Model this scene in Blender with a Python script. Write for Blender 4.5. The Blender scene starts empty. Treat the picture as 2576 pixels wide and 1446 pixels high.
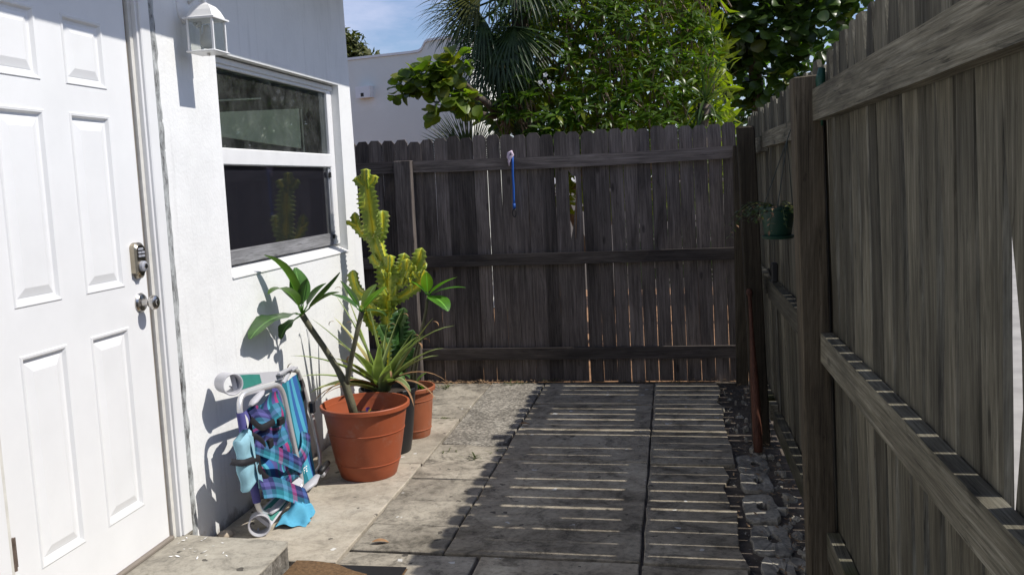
import bpy, math, random
from mathutils import Vector, Matrix, Quaternion
R = math.radians
rnd = random.Random(7)
scene = bpy.context.scene
col = scene.collection

# ------------------------------------------------------------------ camera
cam_d = bpy.data.cameras.new('camera')
cam = bpy.data.objects.new('camera', cam_d); col.objects.link(cam); scene.camera = cam
cam_d.sensor_width = 36.0; cam_d.lens = 36.0 * 2300 / 2576
cam_d.clip_start = 0.05; cam_d.clip_end = 2000
pitch, yaw, roll = R(6.583), R(-10.011), R(2.444)
fw = Vector((math.sin(yaw) * math.cos(pitch), math.cos(yaw) * math.cos(pitch), -math.sin(pitch)))
rt = Vector((math.cos(yaw), -math.sin(yaw), 0)); dn = fw.cross(rt)
r2 = rt * math.cos(roll) + dn * math.sin(roll); d2 = -rt * math.sin(roll) + dn * math.cos(roll)
m = Matrix((( r2.x, -d2.x, -fw.x), (r2.y, -d2.y, -fw.y), (r2.z, -d2.z, -fw.z)))
cam.matrix_world = Matrix.Translation((0, 0, 1.55)) @ m.to_4x4()

# ------------------------------------------------------------------ sky, sun, exposure
SUN_EL, SUN_AZ = R(50.4), R(91.5)            # azimuth clockwise from +Y
world = bpy.data.worlds.new('World'); scene.world = world; world.use_nodes = True
nt = world.node_tree; nt.nodes.clear()
def wn(t, **k):
    n = nt.nodes.new(t)
    for a, b in k.items(): setattr(n, a, b)
    return n
wout = wn('ShaderNodeOutputWorld'); wbg = wn('ShaderNodeBackground'); wbg.inputs['Strength'].default_value = 0.108
sky = wn('ShaderNodeTexSky', sky_type='NISHITA', sun_disc=False, sun_elevation=SUN_EL, sun_rotation=SUN_AZ)
sky.air_density = 1.0; sky.dust_density = 0.6; sky.ozone_density = 2.5
tc = wn('ShaderNodeTexCoord'); mp = wn('ShaderNodeMapping'); mp.inputs['Scale'].default_value = (1.3, 1.3, 4.2)
mp.inputs['Location'].default_value = (0.31, 0.12, 0.55)
nz = wn('ShaderNodeTexNoise'); nz.inputs['Scale'].default_value = 2.2; nz.inputs['Detail'].default_value = 7; nz.inputs['Roughness'].default_value = 0.62
rp = wn('ShaderNodeValToRGB'); rp.color_ramp.elements[0].position = 0.47; rp.color_ramp.elements[1].position = 0.74
rp.color_ramp.elements[1].color = (0.75, 0.75, 0.75, 1)
tint = wn('ShaderNodeMix', data_type='RGBA', blend_type='MULTIPLY'); tint.inputs[0].default_value = 1.0
tint.inputs[7].default_value = (0.965, 0.945, 1.045, 1)
mx = wn('ShaderNodeMix', data_type='RGBA'); mx.inputs[7].default_value = (6.6, 6.7, 8.4, 1)
L = nt.links.new
L(tc.outputs['Generated'], mp.inputs['Vector']); L(mp.outputs['Vector'], nz.inputs['Vector']); L(nz.outputs['Fac'], rp.inputs['Fac'])
L(sky.outputs['Color'], tint.inputs[6]); L(tint.outputs[2], mx.inputs[6]); L(rp.outputs['Color'], mx.inputs[0])
L(mx.outputs[2], wbg.inputs['Color']); L(wbg.outputs['Background'], wout.inputs['Surface'])

sd = bpy.data.lights.new('sun', 'SUN'); sd.energy = 4.1; sd.angle = R(0.53); sd.color = (1.0, 0.955, 0.88)
sun = bpy.data.objects.new('sun', sd); col.objects.link(sun)
sdir = Vector((math.sin(SUN_AZ) * math.cos(SUN_EL), math.cos(SUN_AZ) * math.cos(SUN_EL), math.sin(SUN_EL)))
sun.rotation_euler = sdir.to_track_quat('Z', 'Y').to_euler(); sun.location = (6, -2, 9)

scene.view_settings.view_transform = 'Standard'; scene.view_settings.look = 'None'
scene.view_settings.exposure = 0.22; scene.view_settings.gamma = 1; scene.view_settings.use_curve_mapping = False
scene.render.engine = 'CYCLES'
scene.cycles.max_bounces = 8; scene.cycles.transparent_max_bounces = 16; scene.cycles.use_denoising = True

# ------------------------------------------------------------------ materials
def mat(name):
    M = bpy.data.materials.new(name); M.use_nodes = True
    t = M.node_tree; b = t.nodes['Principled BSDF']
    return M, t, b
def nd(t, typ, ins=None, **k):
    n = t.nodes.new(typ)
    for a, b in k.items(): setattr(n, a, b)
    for a, b in (ins or {}).items(): n.inputs[a].default_value = b
    return n
def ramp(t, stops, interp='LINEAR'):
    n = t.nodes.new('ShaderNodeValToRGB'); cr = n.color_ramp; cr.interpolation = interp
    while len(cr.elements) < len(stops): cr.elements.new(0.5)
    for e, (p, c) in zip(cr.elements, stops):
        e.position = p; e.color = (*c, 1) if len(c) == 3 else c
    return n
def g(v): return (v, v, v)
def coords(t, scale=(1, 1, 1), what='Object', rand=True):
    tcn = nd(t, 'ShaderNodeTexCoord'); mpn = nd(t, 'ShaderNodeMapping'); mpn.inputs['Scale'].default_value = scale
    t.links.new(tcn.outputs[what], mpn.inputs['Vector'])
    if rand:
        oi = nd(t, 'ShaderNodeObjectInfo'); ml = nd(t, 'ShaderNodeMath', {1: 37.0}, operation='MULTIPLY')
        t.links.new(oi.outputs['Random'], ml.inputs[0])
        cx = nd(t, 'ShaderNodeCombineXYZ')
        for i in range(3): t.links.new(ml.outputs[0], cx.inputs[i])
        t.links.new(cx.outputs[0], mpn.inputs['Location'])
    return mpn.outputs['Vector']
def noise(t, vec, scale, detail=5, rough=0.6, dist=0):
    n = nd(t, 'ShaderNodeTexNoise', {'Scale': scale, 'Detail': detail, 'Roughness': rough, 'Distortion': dist}); t.links.new(vec, n.inputs['Vector']); return n.outputs['Fac']
def mixc(t, fac, a, b, blend='MIX'):
    n = nd(t, 'ShaderNodeMix', data_type='RGBA', blend_type=blend)
    for s, v in ((0, fac), (6, a), (7, b)):
        if isinstance(v, (int, float)): n.inputs[s].default_value = v
        elif isinstance(v, tuple): n.inputs[s].default_value = (*v, 1) if len(v) == 3 else v
        else: t.links.new(v, n.inputs[s])
    return n.outputs[2]
def bump(t, b, h, strength=0.3, dist=0.01):
    n = nd(t, 'ShaderNodeBump', {'Strength': strength, 'Distance': dist}); t.links.new(h, n.inputs['Height']); t.links.new(n.outputs[0], b.inputs['Normal'])
def rand_tint(t, c, lo=0.75, hi=1.2):
    oi = nd(t, 'ShaderNodeObjectInfo'); mr = nd(t, 'ShaderNodeMapRange', {3: lo, 4: hi}); t.links.new(oi.outputs['Random'], mr.inputs[0])
    cx = nd(t, 'ShaderNodeCombineXYZ')
    for i in range(3): t.links.new(mr.outputs[0], cx.inputs[i])
    return mixc(t, 1.0, c, cx.outputs[0], 'MULTIPLY')

def plain(name, c, rough=0.6, metal=0.0, var=0.12, scale=9, spec=0.4, bmp=0.0):
    M, t, b = mat(name); v = coords(t)
    f = noise(t, v, scale)
    r = ramp(t, [(0.3, tuple(x * (1 - var) for x in c)), (0.7, tuple(min(1, x * (1 + var)) for x in c))])
    t.links.new(f, r.inputs[0]); t.links.new(r.outputs[0], b.inputs['Base Color'])
    b.inputs['Roughness'].default_value = rough; b.inputs['Metallic'].default_value = metal; b.inputs['Specular IOR Level'].default_value = spec
    if bmp: bump(t, b, noise(t, v, scale * 6), bmp, 0.004)
    return M

def wood(name, dark, mid, light, along='Z', rough=0.85, moss=None, lo=0.52, hi=1.45):
    M, t, b = mat(name)
    s = {'Z': (24, 24, 0.8), 'Y': (24, 0.8, 24), 'X': (0.8, 24, 24)}[along]
    s2 = {'Z': (9, 9, 1.6), 'Y': (9, 1.6, 9), 'X': (1.6, 9, 9)}[along]
    v = coords(t, s); v2 = coords(t, s2); v3 = coords(t, (1, 1, 1))
    grain = noise(t, v, 3.2, 9, 0.7, 0.6); blot = noise(t, v2, 0.9, 5, 0.65, 0.4); wide = noise(t, v3, 2.2, 3, 0.5)
    r = ramp(t, [(0.24, dark), (0.5, mid), (0.78, light)]); t.links.new(grain, r.inputs[0])
    r2_ = ramp(t, [(0.32, g(0.45)), (0.58, g(1.0)), (0.8, g(1.25))]); t.links.new(blot, r2_.inputs[0])
    c = mixc(t, 1.0, r.outputs[0], r2_.outputs[0], 'MULTIPLY')
    fg = noise(t, coords(t, {'Z': (75, 75, 1.3), 'Y': (75, 1.3, 75), 'X': (1.3, 75, 75)}[along]), 3.0, 6, 0.7, 0.3); rf = ramp(t, [(0.30, g(0.42)), (0.48, g(0.92)), (0.72, g(1.5))]); t.links.new(fg, rf.inputs[0]); c = mixc(t, 0.8, c, rf.outputs[0], 'MULTIPLY')
    # knots
    vk = nd(t, 'ShaderNodeTexVoronoi', {'Scale': 1.0}); 
    sk = {'Z': (7, 7, 2.6), 'Y': (7, 2.6, 7), 'X': (2.6, 7, 7)}[along]
    t.links.new(coords(t, sk), vk.inputs['Vector'])
    rk = ramp(t, [(0.0, g(0.25)), (0.07, g(0.45)), (0.11, g(1.0))]); t.links.new(vk.outputs['Distance'], rk.inputs[0])
    c = mixc(t, 0.8, c, rk.outputs[0], 'MULTIPLY')
    # hairline splits
    sp = noise(t, v, 7.5, 4, 0.5, 0.2); rs = ramp(t, [(0.30, g(0.25)), (0.36, g(1.0))]); t.links.new(sp, rs.inputs[0])
    c = mixc(t, 0.75, c, rs.outputs[0], 'MULTIPLY')
    if moss:
        rm = ramp(t, [(0.5, g(0)), (0.68, g(1))]); t.links.new(wide, rm.inputs[0]); c = mixc(t, rm.outputs[0], c, moss)
    blk = noise(t, coords(t, {'Z': (14, 14, 2.2), 'Y': (14, 2.2, 14), 'X': (2.2, 14, 14)}[along]), 1.6, 7, 0.75, 1.2); rb_ = ramp(t, [(0.30, g(0.30)), (0.42, g(1.0))]); t.links.new(blk, rb_.inputs[0]); c = mixc(t, 0.85, c, rb_.outputs[0], 'MULTIPLY')
    c = rand_tint(t, c, lo, hi)
    t.links.new(c, b.inputs['Base Color']); b.inputs['Roughness'].default_value = rough; b.inputs['Specular IOR Level'].default_value = 0.25
    bump(t, b, grain, 0.55, 0.004)
    return M
W_BACK = dict(dark=(0.066, 0.054, 0.048), mid=(0.142, 0.12, 0.108), light=(0.24, 0.208, 0.19))
W_SIDE = dict(dark=(0.055, 0.047, 0.033), mid=(0.138, 0.126, 0.092), light=(0.275, 0.26, 0.205))
m_back_v = wood('weathered_dark_wood_upright', **W_BACK); m_back_h = wood('weathered_dark_wood_level', along='X', **W_BACK)
m_side_v = wood('weathered_grey_wood_upright', **W_SIDE); m_side_h = wood('weathered_grey_wood_level', along='Y', **W_SIDE)
m_side_low = wood('mossy_grey_wood', along='Y', moss=(0.05, 0.055, 0.015), **W_SIDE)
m_post = wood('weathered_post_wood', (0.038, 0.028, 0.018), (0.088, 0.071, 0.048), (0.15, 0.126, 0.09))
m_bat = wood('worn_red_brown_bat_wood', (0.055, 0.02, 0.012), (0.12, 0.046, 0.028), (0.19, 0.085, 0.055), rough=0.6)
m_splinter = wood('fresh_split_wood', (0.15, 0.08, 0.035), (0.24, 0.14, 0.07), (0.33, 0.2, 0.1))

def stucco():
    M, t, b = mat('white_stucco'); v = coords(t, rand=False)
    big = noise(t, v, 1.6, 6, 0.65); r = ramp(t, [(0.25, (0.68, 0.685, 0.68)), (0.55, (0.785, 0.79, 0.785)), (0.85, (0.815, 0.82, 0.815))]); t.links.new(big, r.inputs[0])
    sp = noise(t, v, 55, 3, 0.6); rs = ramp(t, [(0.26, g(0.80)), (0.34, g(1))]); t.links.new(sp, rs.inputs[0])
    c = mixc(t, 0.5, r.outputs[0], rs.outputs[0], 'MULTIPLY')
    # splash-back dirt at the foot of the wall
    sx = nd(t, 'ShaderNodeSeparateXYZ'); t.links.new(v, sx.inputs[0])
    ad = nd(t, 'ShaderNodeMath', operation='MULTIPLY_ADD'); t.links.new(noise(t, v, 11, 5, .7), ad.inputs[0]); ad.inputs[1].default_value = -0.28; t.links.new(sx.outputs[2], ad.inputs[2])
    rd = ramp(t, [(0.0, g(1)), (0.06, g(0))]); sh = nd(t, 'ShaderNodeMath', {1: 0.15}, operation='ADD'); t.links.new(ad.outputs[0], sh.inputs[0]); t.links.new(sh.outputs[0], rd.inputs[0])
    c = mixc(t, rd.outputs[0], c, (0.42, 0.40, 0.36))
    dv = nd(t, 'ShaderNodeMapping'); dv.inputs['Scale'].default_value = (6, 6, 0.5); t.links.new(v, dv.inputs['Vector']); dr = noise(t, dv.outputs[0], 2.4, 6, 0.7); rdr = ramp(t, [(0.30, g(0.80)), (0.46, g(1))]); t.links.new(dr, rdr.inputs[0]); c = mixc(t, 0.6, c, rdr.outputs[0], 'MULTIPLY')
    t.links.new(c, b.inputs['Base Color']); b.inputs['Roughness'].default_value = 0.8; b.inputs['Specular IOR Level'].default_value = 0.3
    n1 = noise(t, v, 70, 4, 0.6); n2 = noise(t, v, 9, 3, 0.5)
    ad2 = nd(t, 'ShaderNodeMath', {1: 2.0}, operation='MULTIPLY_ADD'); t.links.new(n2, ad2.inputs[0]); t.links.new(n1, ad2.inputs[2])
    bump(t, b, ad2.outputs[0], 0.42, 0.004)
    return M
m_stucco = stucco()
def neigh():
    M, t, b = mat('neighbour_white_render'); v = coords(t, rand=False)
    f = noise(t, v, 1.3, 6, 0.6, 0.5); r = ramp(t, [(0.3, (0.73, 0.745, 0.69)), (0.55, (0.77, 0.785, 0.73)), (0.68, (0.83, 0.84, 0.80))]); t.links.new(f, r.inputs[0])
    t.links.new(r.outputs[0], b.inputs['Base Color']); b.inputs['Roughness'].default_value = 0.85
    bump(t, b, noise(t, v, 14), 0.25, 0.01); return M
m_neigh = neigh()
m_door = plain('white_door_paint', (0.765, 0.77, 0.775), 0.38, var=0.035, scale=4, bmp=0.05)
m_white = plain('white_enamel', (0.80, 0.80, 0.80), 0.35, var=0.04)
m_vinyl = plain('white_vinyl', (0.76, 0.76, 0.765), 0.42, var=0.04)
m_seal = plain('brown_weather_seal', (0.22, 0.19, 0.16), 0.7)
m_jamb = plain('greyed_white_jamb', (0.62, 0.61, 0.57), 0.6, var=0.1, scale=20)  # greyer, blotchier white than the door paint
def caulk():
    M, t, b = mat('cracked_grey_caulk'); v = coords(t, (1, 1, 0.35), rand=False)
    f = noise(t, v, 26, 8, 0.75, 0.4); r = ramp(t, [(0.36, (0.06, 0.055, 0.05)), (0.46, (0.28, 0.29, 0.29)), (0.58, (0.46, 0.48, 0.48)), (0.78, (0.70, 0.71, 0.71))]); t.links.new(f, r.inputs[0])
    t.links.new(r.outputs[0], b.inputs['Base Color']); b.inputs['Roughness'].default_value = 0.8; bump(t, b, f, 0.8, 0.01); return M
m_caulk = caulk()
m_nickel = plain('satin_nickel', (0.52, 0.50, 0.47), 0.24, 1.0, var=0.08)
m_brass = plain('tarnished_brass', (0.36, 0.32, 0.25), 0.32, 1.0, var=0.15, scale=30)
m_keys = plain('grey_keypad_rubber', (0.35, 0.36, 0.40), 0.4)
m_steel = plain('rusty_steel', (0.22, 0.17, 0.14), 0.5, 0.7, var=0.3, scale=40)
m_alu = plain('dull_aluminium_tube', (0.74, 0.74, 0.75), 0.42, 0.6, var=0.05)
m_plastic = plain('pale_grey_plastic', (0.46, 0.46, 0.49), 0.45, var=0.03)
m_green = plain('green_arm_inlay', (0.035, 0.20, 0.165), 0.55)
m_webbing = plain('black_webbing', (0.012, 0.012, 0.016), 0.7)
m_pad = plain('light_blue_fleece', (0.27, 0.48, 0.57), 0.9, var=0.08, scale=30, spec=.1, bmp=.2)
m_towel = plain('turquoise_fabric', (0.10, 0.36, 0.52), 0.9, var=0.1, scale=25, spec=.1, bmp=.2)
m_navy = plain('navy_lining', (0.015, 0.02, 0.06), 0.8)
def striped(name, stops, axis=0, freq=1.0, cross=False):
    M, t, b = mat(name); tcn = nd(t, 'ShaderNodeTexCoord'); sx = nd(t, 'ShaderNodeSeparateXYZ'); t.links.new(tcn.outputs['UV'], sx.inputs[0])
    def stripe(ax, f):
        ml = nd(t, 'ShaderNodeMath', {1: f}, operation='MULTIPLY'); t.links.new(sx.outputs[ax], ml.inputs[0])
        fr = nd(t, 'ShaderNodeMath', operation='FRACT'); t.links.new(ml.outputs[0], fr.inputs[0])
        r = ramp(t, stops, 'CONSTANT'); t.links.new(fr.outputs[0], r.inputs[0]); return r.outputs[0]
    c = stripe(axis, freq)
    if cross: c = mixc(t, 0.5, c, stripe(1 - axis, 0.6))
    v = coords(t); c = mixc(t, 0.25, c, noise(t, v, 60, 3), 'MULTIPLY')
    t.links.new(c, b.inputs['Base Color']); b.inputs['Roughness'].default_value = 0.75; b.inputs['Specular IOR Level'].default_value = 0.25
    wv = noise(t, v, 220, 2); bump(t, b, wv, 0.15, 0.002); return M
PUR, TEA, CYA, MAG, BLU, NAV = (0.10, 0.095, 0.29), (0.02, 0.18, 0.24), (0.09, 0.40, 0.56), (0.40, 0.055, 0.20), (0.04, 0.14, 0.40), (0.02, 0.028, 0.10)
STR = [(0.0, PUR), (0.14, CYA), (0.2, TEA), (0.3, PUR), (0.42, MAG), (0.52, TEA), (0.6, CYA), (0.68, BLU), (0.82, PUR), (0.92, TEA)]
m_stripe = striped('blue_purple_striped_canvas', STR, 0, 1.6)
m_plaid = striped('plaid_strap_fabric', [(0.0, NAV), (0.16, PUR), (0.28, NAV), (0.36, TEA), (0.50, CYA), (0.58, TEA), (0.66, MAG), (0.74, NAV), (0.88, BLU)], 1, 1.4, cross=True)
m_stripe2 = striped('blue_striped_back_canvas', [(0.0, PUR), (0.12, MAG), (0.2, TEA), (0.34, CYA), (0.48, BLU), (0.6, CYA), (0.72, BLU), (0.9, TEA)], 0, 1.0)
def terracotta(name, c):
    M, t, b = mat(name); v = coords(t); f = noise(t, v, 6, 5); r = ramp(t, [(0.3, tuple(x * 0.82 for x in c)), (0.65, c), (0.85, tuple(x * 1.15 for x in c))]); t.links.new(f, r.inputs[0])
    d = noise(t, v, 9, 8, 0.75); rd = ramp(t, [(0.55, g(0)), (0.80, g(0.55))]); t.links.new(d, rd.inputs[0])
    cc = mixc(t, rd.outputs[0], r.outputs[0], (0.36, 0.24, 0.18)); t.links.new(cc, b.inputs['Base Color'])
    b.inputs['Roughness'].default_value = 0.48; b.inputs['Specular IOR Level'].default_value = 0.35; bump(t, b, noise(t, v, 25), 0.06, 0.004); return M
m_terra = terracotta('terracotta_plastic', (0.37, 0.092, 0.038)); m_terra2 = terracotta('faded_terracotta_plastic', (0.36, 0.115, 0.055))
m_blackpot = plain('black_pot_plastic', (0.016, 0.016, 0.018), 0.4)
m_greenpot = plain('dark_green_pot_plastic', (0.010, 0.042, 0.028), 0.45)
m_soil = plain('potting_soil', (0.035, 0.024, 0.017), 0.95, var=0.5, scale=30, bmp=0.8)
m_wire = plain('dark_wire', (0.03, 0.04, 0.035), 0.5)
m_cord = plain('blue_cord', (0.012, 0.085, 0.36), 0.6)
m_knot = plain('pale_pink_cord', (0.62, 0.50, 0.60), 0.8)
m_black = plain('black_plastic', (0.012, 0.012, 0.013), 0.5)
def leafm(name, dark, light, trans=0.3, rough=0.42, sc=14, vein=None, lo=.7, hi=1.25, spec=0.45):
    M, t, b = mat(name); v = coords(t); f = noise(t, v, sc, 4); r = ramp(t, [(0.3, dark), (0.7, light)]); t.links.new(f, r.inputs[0])
    c = rand_tint(t, r.outputs[0], lo, hi)
    oi2 = nd(t, 'ShaderNodeObjectInfo'); m7 = nd(t, 'ShaderNodeMath', {1: 7.31}, operation='MULTIPLY'); t.links.new(oi2.outputs['Random'], m7.inputs[0]); f7 = nd(t, 'ShaderNodeMath', operation='FRACT'); t.links.new(m7.outputs[0], f7.inputs[0]); r7 = ramp(t, [(0.55, g(0)), (0.9, g(0.45)), (0.97, g(0.8))]); t.links.new(f7.outputs[0], r7.inputs[0]); c = mixc(t, r7.outputs[0], c, tuple(min(1, q) for q in (light[0] * 1.75, light[1] * 1.12, light[2] * 0.9)))
    lw = noise(t, coords(t, rand=False), 5.5, 3, 0.6); rl = ramp(t, [(0.3, g(0.62)), (0.7, g(1.35))]); t.links.new(lw, rl.inputs[0]); c = mixc(t, 0.8, c, rl.outputs[0], 'MULTIPLY')
    if vein:
        tcn = nd(t, 'ShaderNodeTexCoord'); sx = nd(t, 'ShaderNodeSeparateXYZ'); t.links.new(tcn.outputs['UV'], sx.inputs[0])
        rv = ramp(t, vein, 'LINEAR'); t.links.new(sx.outputs[0], rv.inputs[0]); c = mixc(t, rv.outputs[0], c, tuple(min(1, x * 2.2 + .02) for x in light))
    t.links.new(c, b.inputs['Base Color']); b.inputs['Roughness'].default_value = rough; b.inputs['Specular IOR Level'].default_value = spec
    if trans:
        tr = nd(t, 'ShaderNodeBsdfTranslucent'); c2 = mixc(t, 1.0, c, (1.5, 1.9, 0.5), 'MULTIPLY'); t.links.new(c2, tr.inputs['Color'])
        ms = nd(t, 'ShaderNodeMixShader', {0: trans}); t.links.new(b.outputs[0], ms.inputs[1]); t.links.new(tr.outputs[0], ms.inputs[2])
        t.links.new(ms.outputs[0], t.nodes['Material Output'].inputs['Surface'])
    return M
MID = [(0.44, g(0)), (0.49, g(1)), (0.51, g(1)), (0.56, g(0))]
m_plum = leafm('plumeria_leaf', (0.03, 0.078, 0.022), (0.065, 0.14, 0.036), 0.25, 0.32, vein=MID)
m_plum_y = leafm('young_plumeria_leaf', (0.06, 0.17, 0.02), (0.10, 0.24, 0.035), 0.35, 0.32, vein=MID)
m_pine = leafm('striped_strap_leaf', (0.12, 0.155, 0.06), (0.20, 0.24, 0.11), 0.2, 0.42, vein=[(0.06, g(0.9)), (0.22, g(0)), (0.4, g(0.0)), (0.6, g(0.0)), (0.78, g(0)), (0.94, g(0.9))])
m_dry = plain('dry_brown_leaf', (0.26, 0.15, 0.075), 0.85, var=0.35, scale=18)
m_grape = leafm('sea_grape_leaf', (0.075, 0.125, 0.012), (0.15, 0.205, 0.026), 0.45, 0.36, lo=.55, hi=1.45)
m_grape_backlit = leafm('backlit_sea_grape_leaf', (0.03, 0.06, 0.012), (0.062, 0.10, 0.02), 0.36, 0.34, lo=.5, hi=1.5)  # darkened copy of the sea grape leaf; backlit shade put into its colour
m_shrub = leafm('flowering_shrub_leaf', (0.065, 0.135, 0.010), (0.135, 0.225, 0.022), 0.45, 0.33, lo=.55, hi=1.45)
m_palm = leafm('fan_palm_leaf', (0.022, 0.048, 0.012), (0.055, 0.088, 0.022), 0.2, 0.46, lo=.7, hi=1.3)
m_fartree = leafm('far_tree_leaf', (0.045, 0.055, 0.012), (0.10, 0.105, 0.025), 0.2, 0.6, lo=.8, hi=1.1)
m_vine = leafm('trailing_leaf', (0.03, 0.055, 0.015), (0.085, 0.12, 0.03), 0.25, 0.5)
m_bark = plain('grey_brown_bark', (0.12, 0.095, 0.075), 0.9, var=0.35, scale=25, bmp=0.6)
m_stem = plain('grey_green_plumeria_stem', (0.105, 0.10, 0.06), 0.75, var=0.35, scale=22, bmp=0.4)
m_twig = plain('pale_twig', (0.20, 0.145, 0.10), 0.8, var=0.3)
m_petal = plain('white_petal', (0.8, 0.78, 0.74), 0.7); m_pansy = plain('violet_petal', (0.16, 0.07, 0.3), 0.7); m_yellow = plain('yellow_petal', (0.75, 0.5, 0.05), 0.7)
def cactus_m():
    M, t, b = mat('variegated_cactus_skin'); v = coords(t, rand=False)
    at = nd(t, 'ShaderNodeAttribute', attribute_name='rib'); f = noise(t, v, 13, 4, 0.6)
    ad = nd(t, 'ShaderNodeMath', operation='MULTIPLY_ADD'); t.links.new(f, ad.inputs[0]); ad.inputs[1].default_value = 1.7; t.links.new(at.outputs['Fac'], ad.inputs[2])
    r = ramp(t, [(0.47, (0.66, 0.58, 0.04)), (0.60, (0.45, 0.46, 0.035)), (0.76, (0.20, 0.27, 0.025)), (0.93, (0.21, 0.28, 0.035)), (1.0, (0.42, 0.40, 0.12))])
    sb = nd(t, 'ShaderNodeMath', {1: 0.5}, operation='MULTIPLY'); t.links.new(ad.outputs[0], sb.inputs[0]); t.links.new(sb.outputs[0], r.inputs[0])
    t.links.new(r.outputs[0], b.inputs['Base Color']); b.inputs['Roughness'].default_value = 0.5; b.inputs['Subsurface Weight'].default_value = 0.0; return M
m_cactus = cactus_m()
m_cactus_low = leafm('green_cactus_skin', (0.02, 0.065, 0.015), (0.045, 0.12, 0.022), 0, 0.45)
def concrete(name, dark, mid, light, stain=0.55, spots=True, rough=0.9, agg=False, sc=1.0, lo=.82, hi=1.14):
    M, t, b = mat(name); v = coords(t, what='Object', rand=True)
    f1 = noise(t, v, 2.6 * sc, 8, 0.68, 0.3); r = ramp(t, [(0.28, dark), (0.5, mid), (0.72, light)]); t.links.new(f1, r.inputs[0]); c = r.outputs[0]
    f2 = noise(t, v, 40, 6, 0.75); r2_ = ramp(t, [(0.3, g(0.55)), (0.5, g(1)), (0.75, g(1.15))]); t.links.new(f2, r2_.inputs[0]); c = mixc(t, stain, c, r2_.outputs[0], 'MULTIPLY')
    f3 = noise(t, v, 7 * sc, 9, 0.78, 0.6); r3_ = ramp(t, [(0.37, g(0.34)), (0.50, g(0.92)), (0.7, g(1.15))]); t.links.new(f3, r3_.inputs[0]); c = mixc(t, stain, c, r3_.outputs[0], 'MULTIPLY')
    if agg:
        vo = nd(t, 'ShaderNodeTexVoronoi', {'Scale': 75.0}); t.links.new(v, vo.inputs['Vector'])
        bw = nd(t, 'ShaderNodeRGBToBW'); t.links.new(vo.outputs['Color'], bw.inputs[0]); ra = ramp(t, [(0.2, g(0.45)), (0.55, g(0.95)), (0.8, g(1.6))]); t.links.new(bw.outputs[0], ra.inputs[0]); c = mixc(t, 0.75, c, ra.outputs[0], 'MULTIPLY')
    if spots:
        vo = nd(t, 'ShaderNodeTexVoronoi', {'Scale': 13.0, 'Randomness': 1.0}); wv = nd(t, 'ShaderNodeVectorMath', operation='ADD')
        nzn = nd(t, 'ShaderNodeTexNoise', {'Scale': 30.0}); t.links.new(v, nzn.inputs['Vector']); mlv = nd(t, 'ShaderNodeVectorMath', operation='SCALE'); mlv.inputs['Scale'].default_value = 0.05; t.links.new(nzn.outputs['Color'], mlv.inputs[0])
        t.links.new(v, wv.inputs[0]); t.links.new(mlv.outputs[0], wv.inputs[1]); t.links.new(wv.outputs[0], vo.inputs['Vector'])
        bw = nd(t, 'ShaderNodeRGBToBW'); t.links.new(vo.outputs['Color'], bw.inputs[0])
        ds = nd(t, 'ShaderNodeMath', {1: 0.17}, operation='LESS_THAN'); t.links.new(vo.outputs['Distance'], ds.inputs[0])
        for lo_, hi_, cc in ((0.27, 0.48, (0.05, 0.045, 0.04)), (0.62, 0.70, (0.62, 0.61, 0.58))):
            a1 = nd(t, 'ShaderNodeMath', {1: lo_}, operation='GREATER_THAN'); a2 = nd(t, 'ShaderNodeMath', {1: hi_}, operation='LESS_THAN'); t.links.new(bw.outputs[0], a1.inputs[0]); t.links.new(bw.outputs[0], a2.inputs[0])
            p = nd(t, 'ShaderNodeMath', operation='MULTIPLY'); t.links.new(a1.outputs[0], p.inputs[0]); t.links.new(a2.outputs[0], p.inputs[1])
            q = nd(t, 'ShaderNodeMath', operation='MULTIPLY'); t.links.new(p.outputs[0], q.inputs[0]); t.links.new(ds.outputs[0], q.inputs[1])
            q2 = nd(t, 'ShaderNodeMath', {1: 0.8}, operation='MULTIPLY'); t.links.new(q.outputs[0], q2.inputs[0]); c = mixc(t, q2.outputs[0], c, cc)
        # pale splashes
        fs = noise(t, v, 14, 6, 0.7); rs = ramp(t, [(0.68, g(0)), (0.74, g(0.8))]); t.links.new(fs, rs.inputs[0]); c = mixc(t, rs.outputs[0], c, (0.5, 0.49, 0.46))
    c = rand_tint(t, c, lo, hi); t.links.new(c, b.inputs['Base Color']); b.inputs['Roughness'].default_value = rough; b.inputs['Specular IOR Level'].default_value = 0.25
    bump(t, b, f2, 0.5 if not agg else 0.9, 0.006); return M
m_slab_a = concrete('beige_concrete_slab', (0.27, 0.235, 0.185), (0.40, 0.355, 0.285), (0.48, 0.435, 0.36), 0.5)
m_slab_b = concrete('grey_concrete_slab', (0.155, 0.137, 0.108), (0.325, 0.29, 0.234), (0.465, 0.42, 0.34), 0.95)
m_slab_c = concrete('stained_concrete_slab', (0.145, 0.121, 0.088), (0.34, 0.294, 0.222), (0.49, 0.434, 0.335), 0.95)
m_agg = concrete('exposed_aggregate_concrete', (0.15, 0.137, 0.115), (0.28, 0.255, 0.215), (0.39, 0.36, 0.305), 0.6, False, agg=True)
m_step = concrete('worn_step_concrete', (0.26, 0.24, 0.2), (0.39, 0.36, 0.30), (0.47, 0.44, 0.37), 0.6)
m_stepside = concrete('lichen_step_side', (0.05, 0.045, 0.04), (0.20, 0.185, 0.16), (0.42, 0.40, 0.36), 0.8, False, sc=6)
m_rubble = concrete('broken_concrete', (0.13, 0.12, 0.10), (0.29, 0.268, 0.225), (0.44, 0.41, 0.345), 0.75, False, sc=3)
m_dirt = plain('dark_soil', (0.085, 0.068, 0.052), 0.95, var=0.5, scale=14, bmp=0.7)
m_mulch = plain('orange_brown_mulch', (0.30, 0.165, 0.085), 0.95, var=0.45, scale=8, bmp=0.7)
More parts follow.
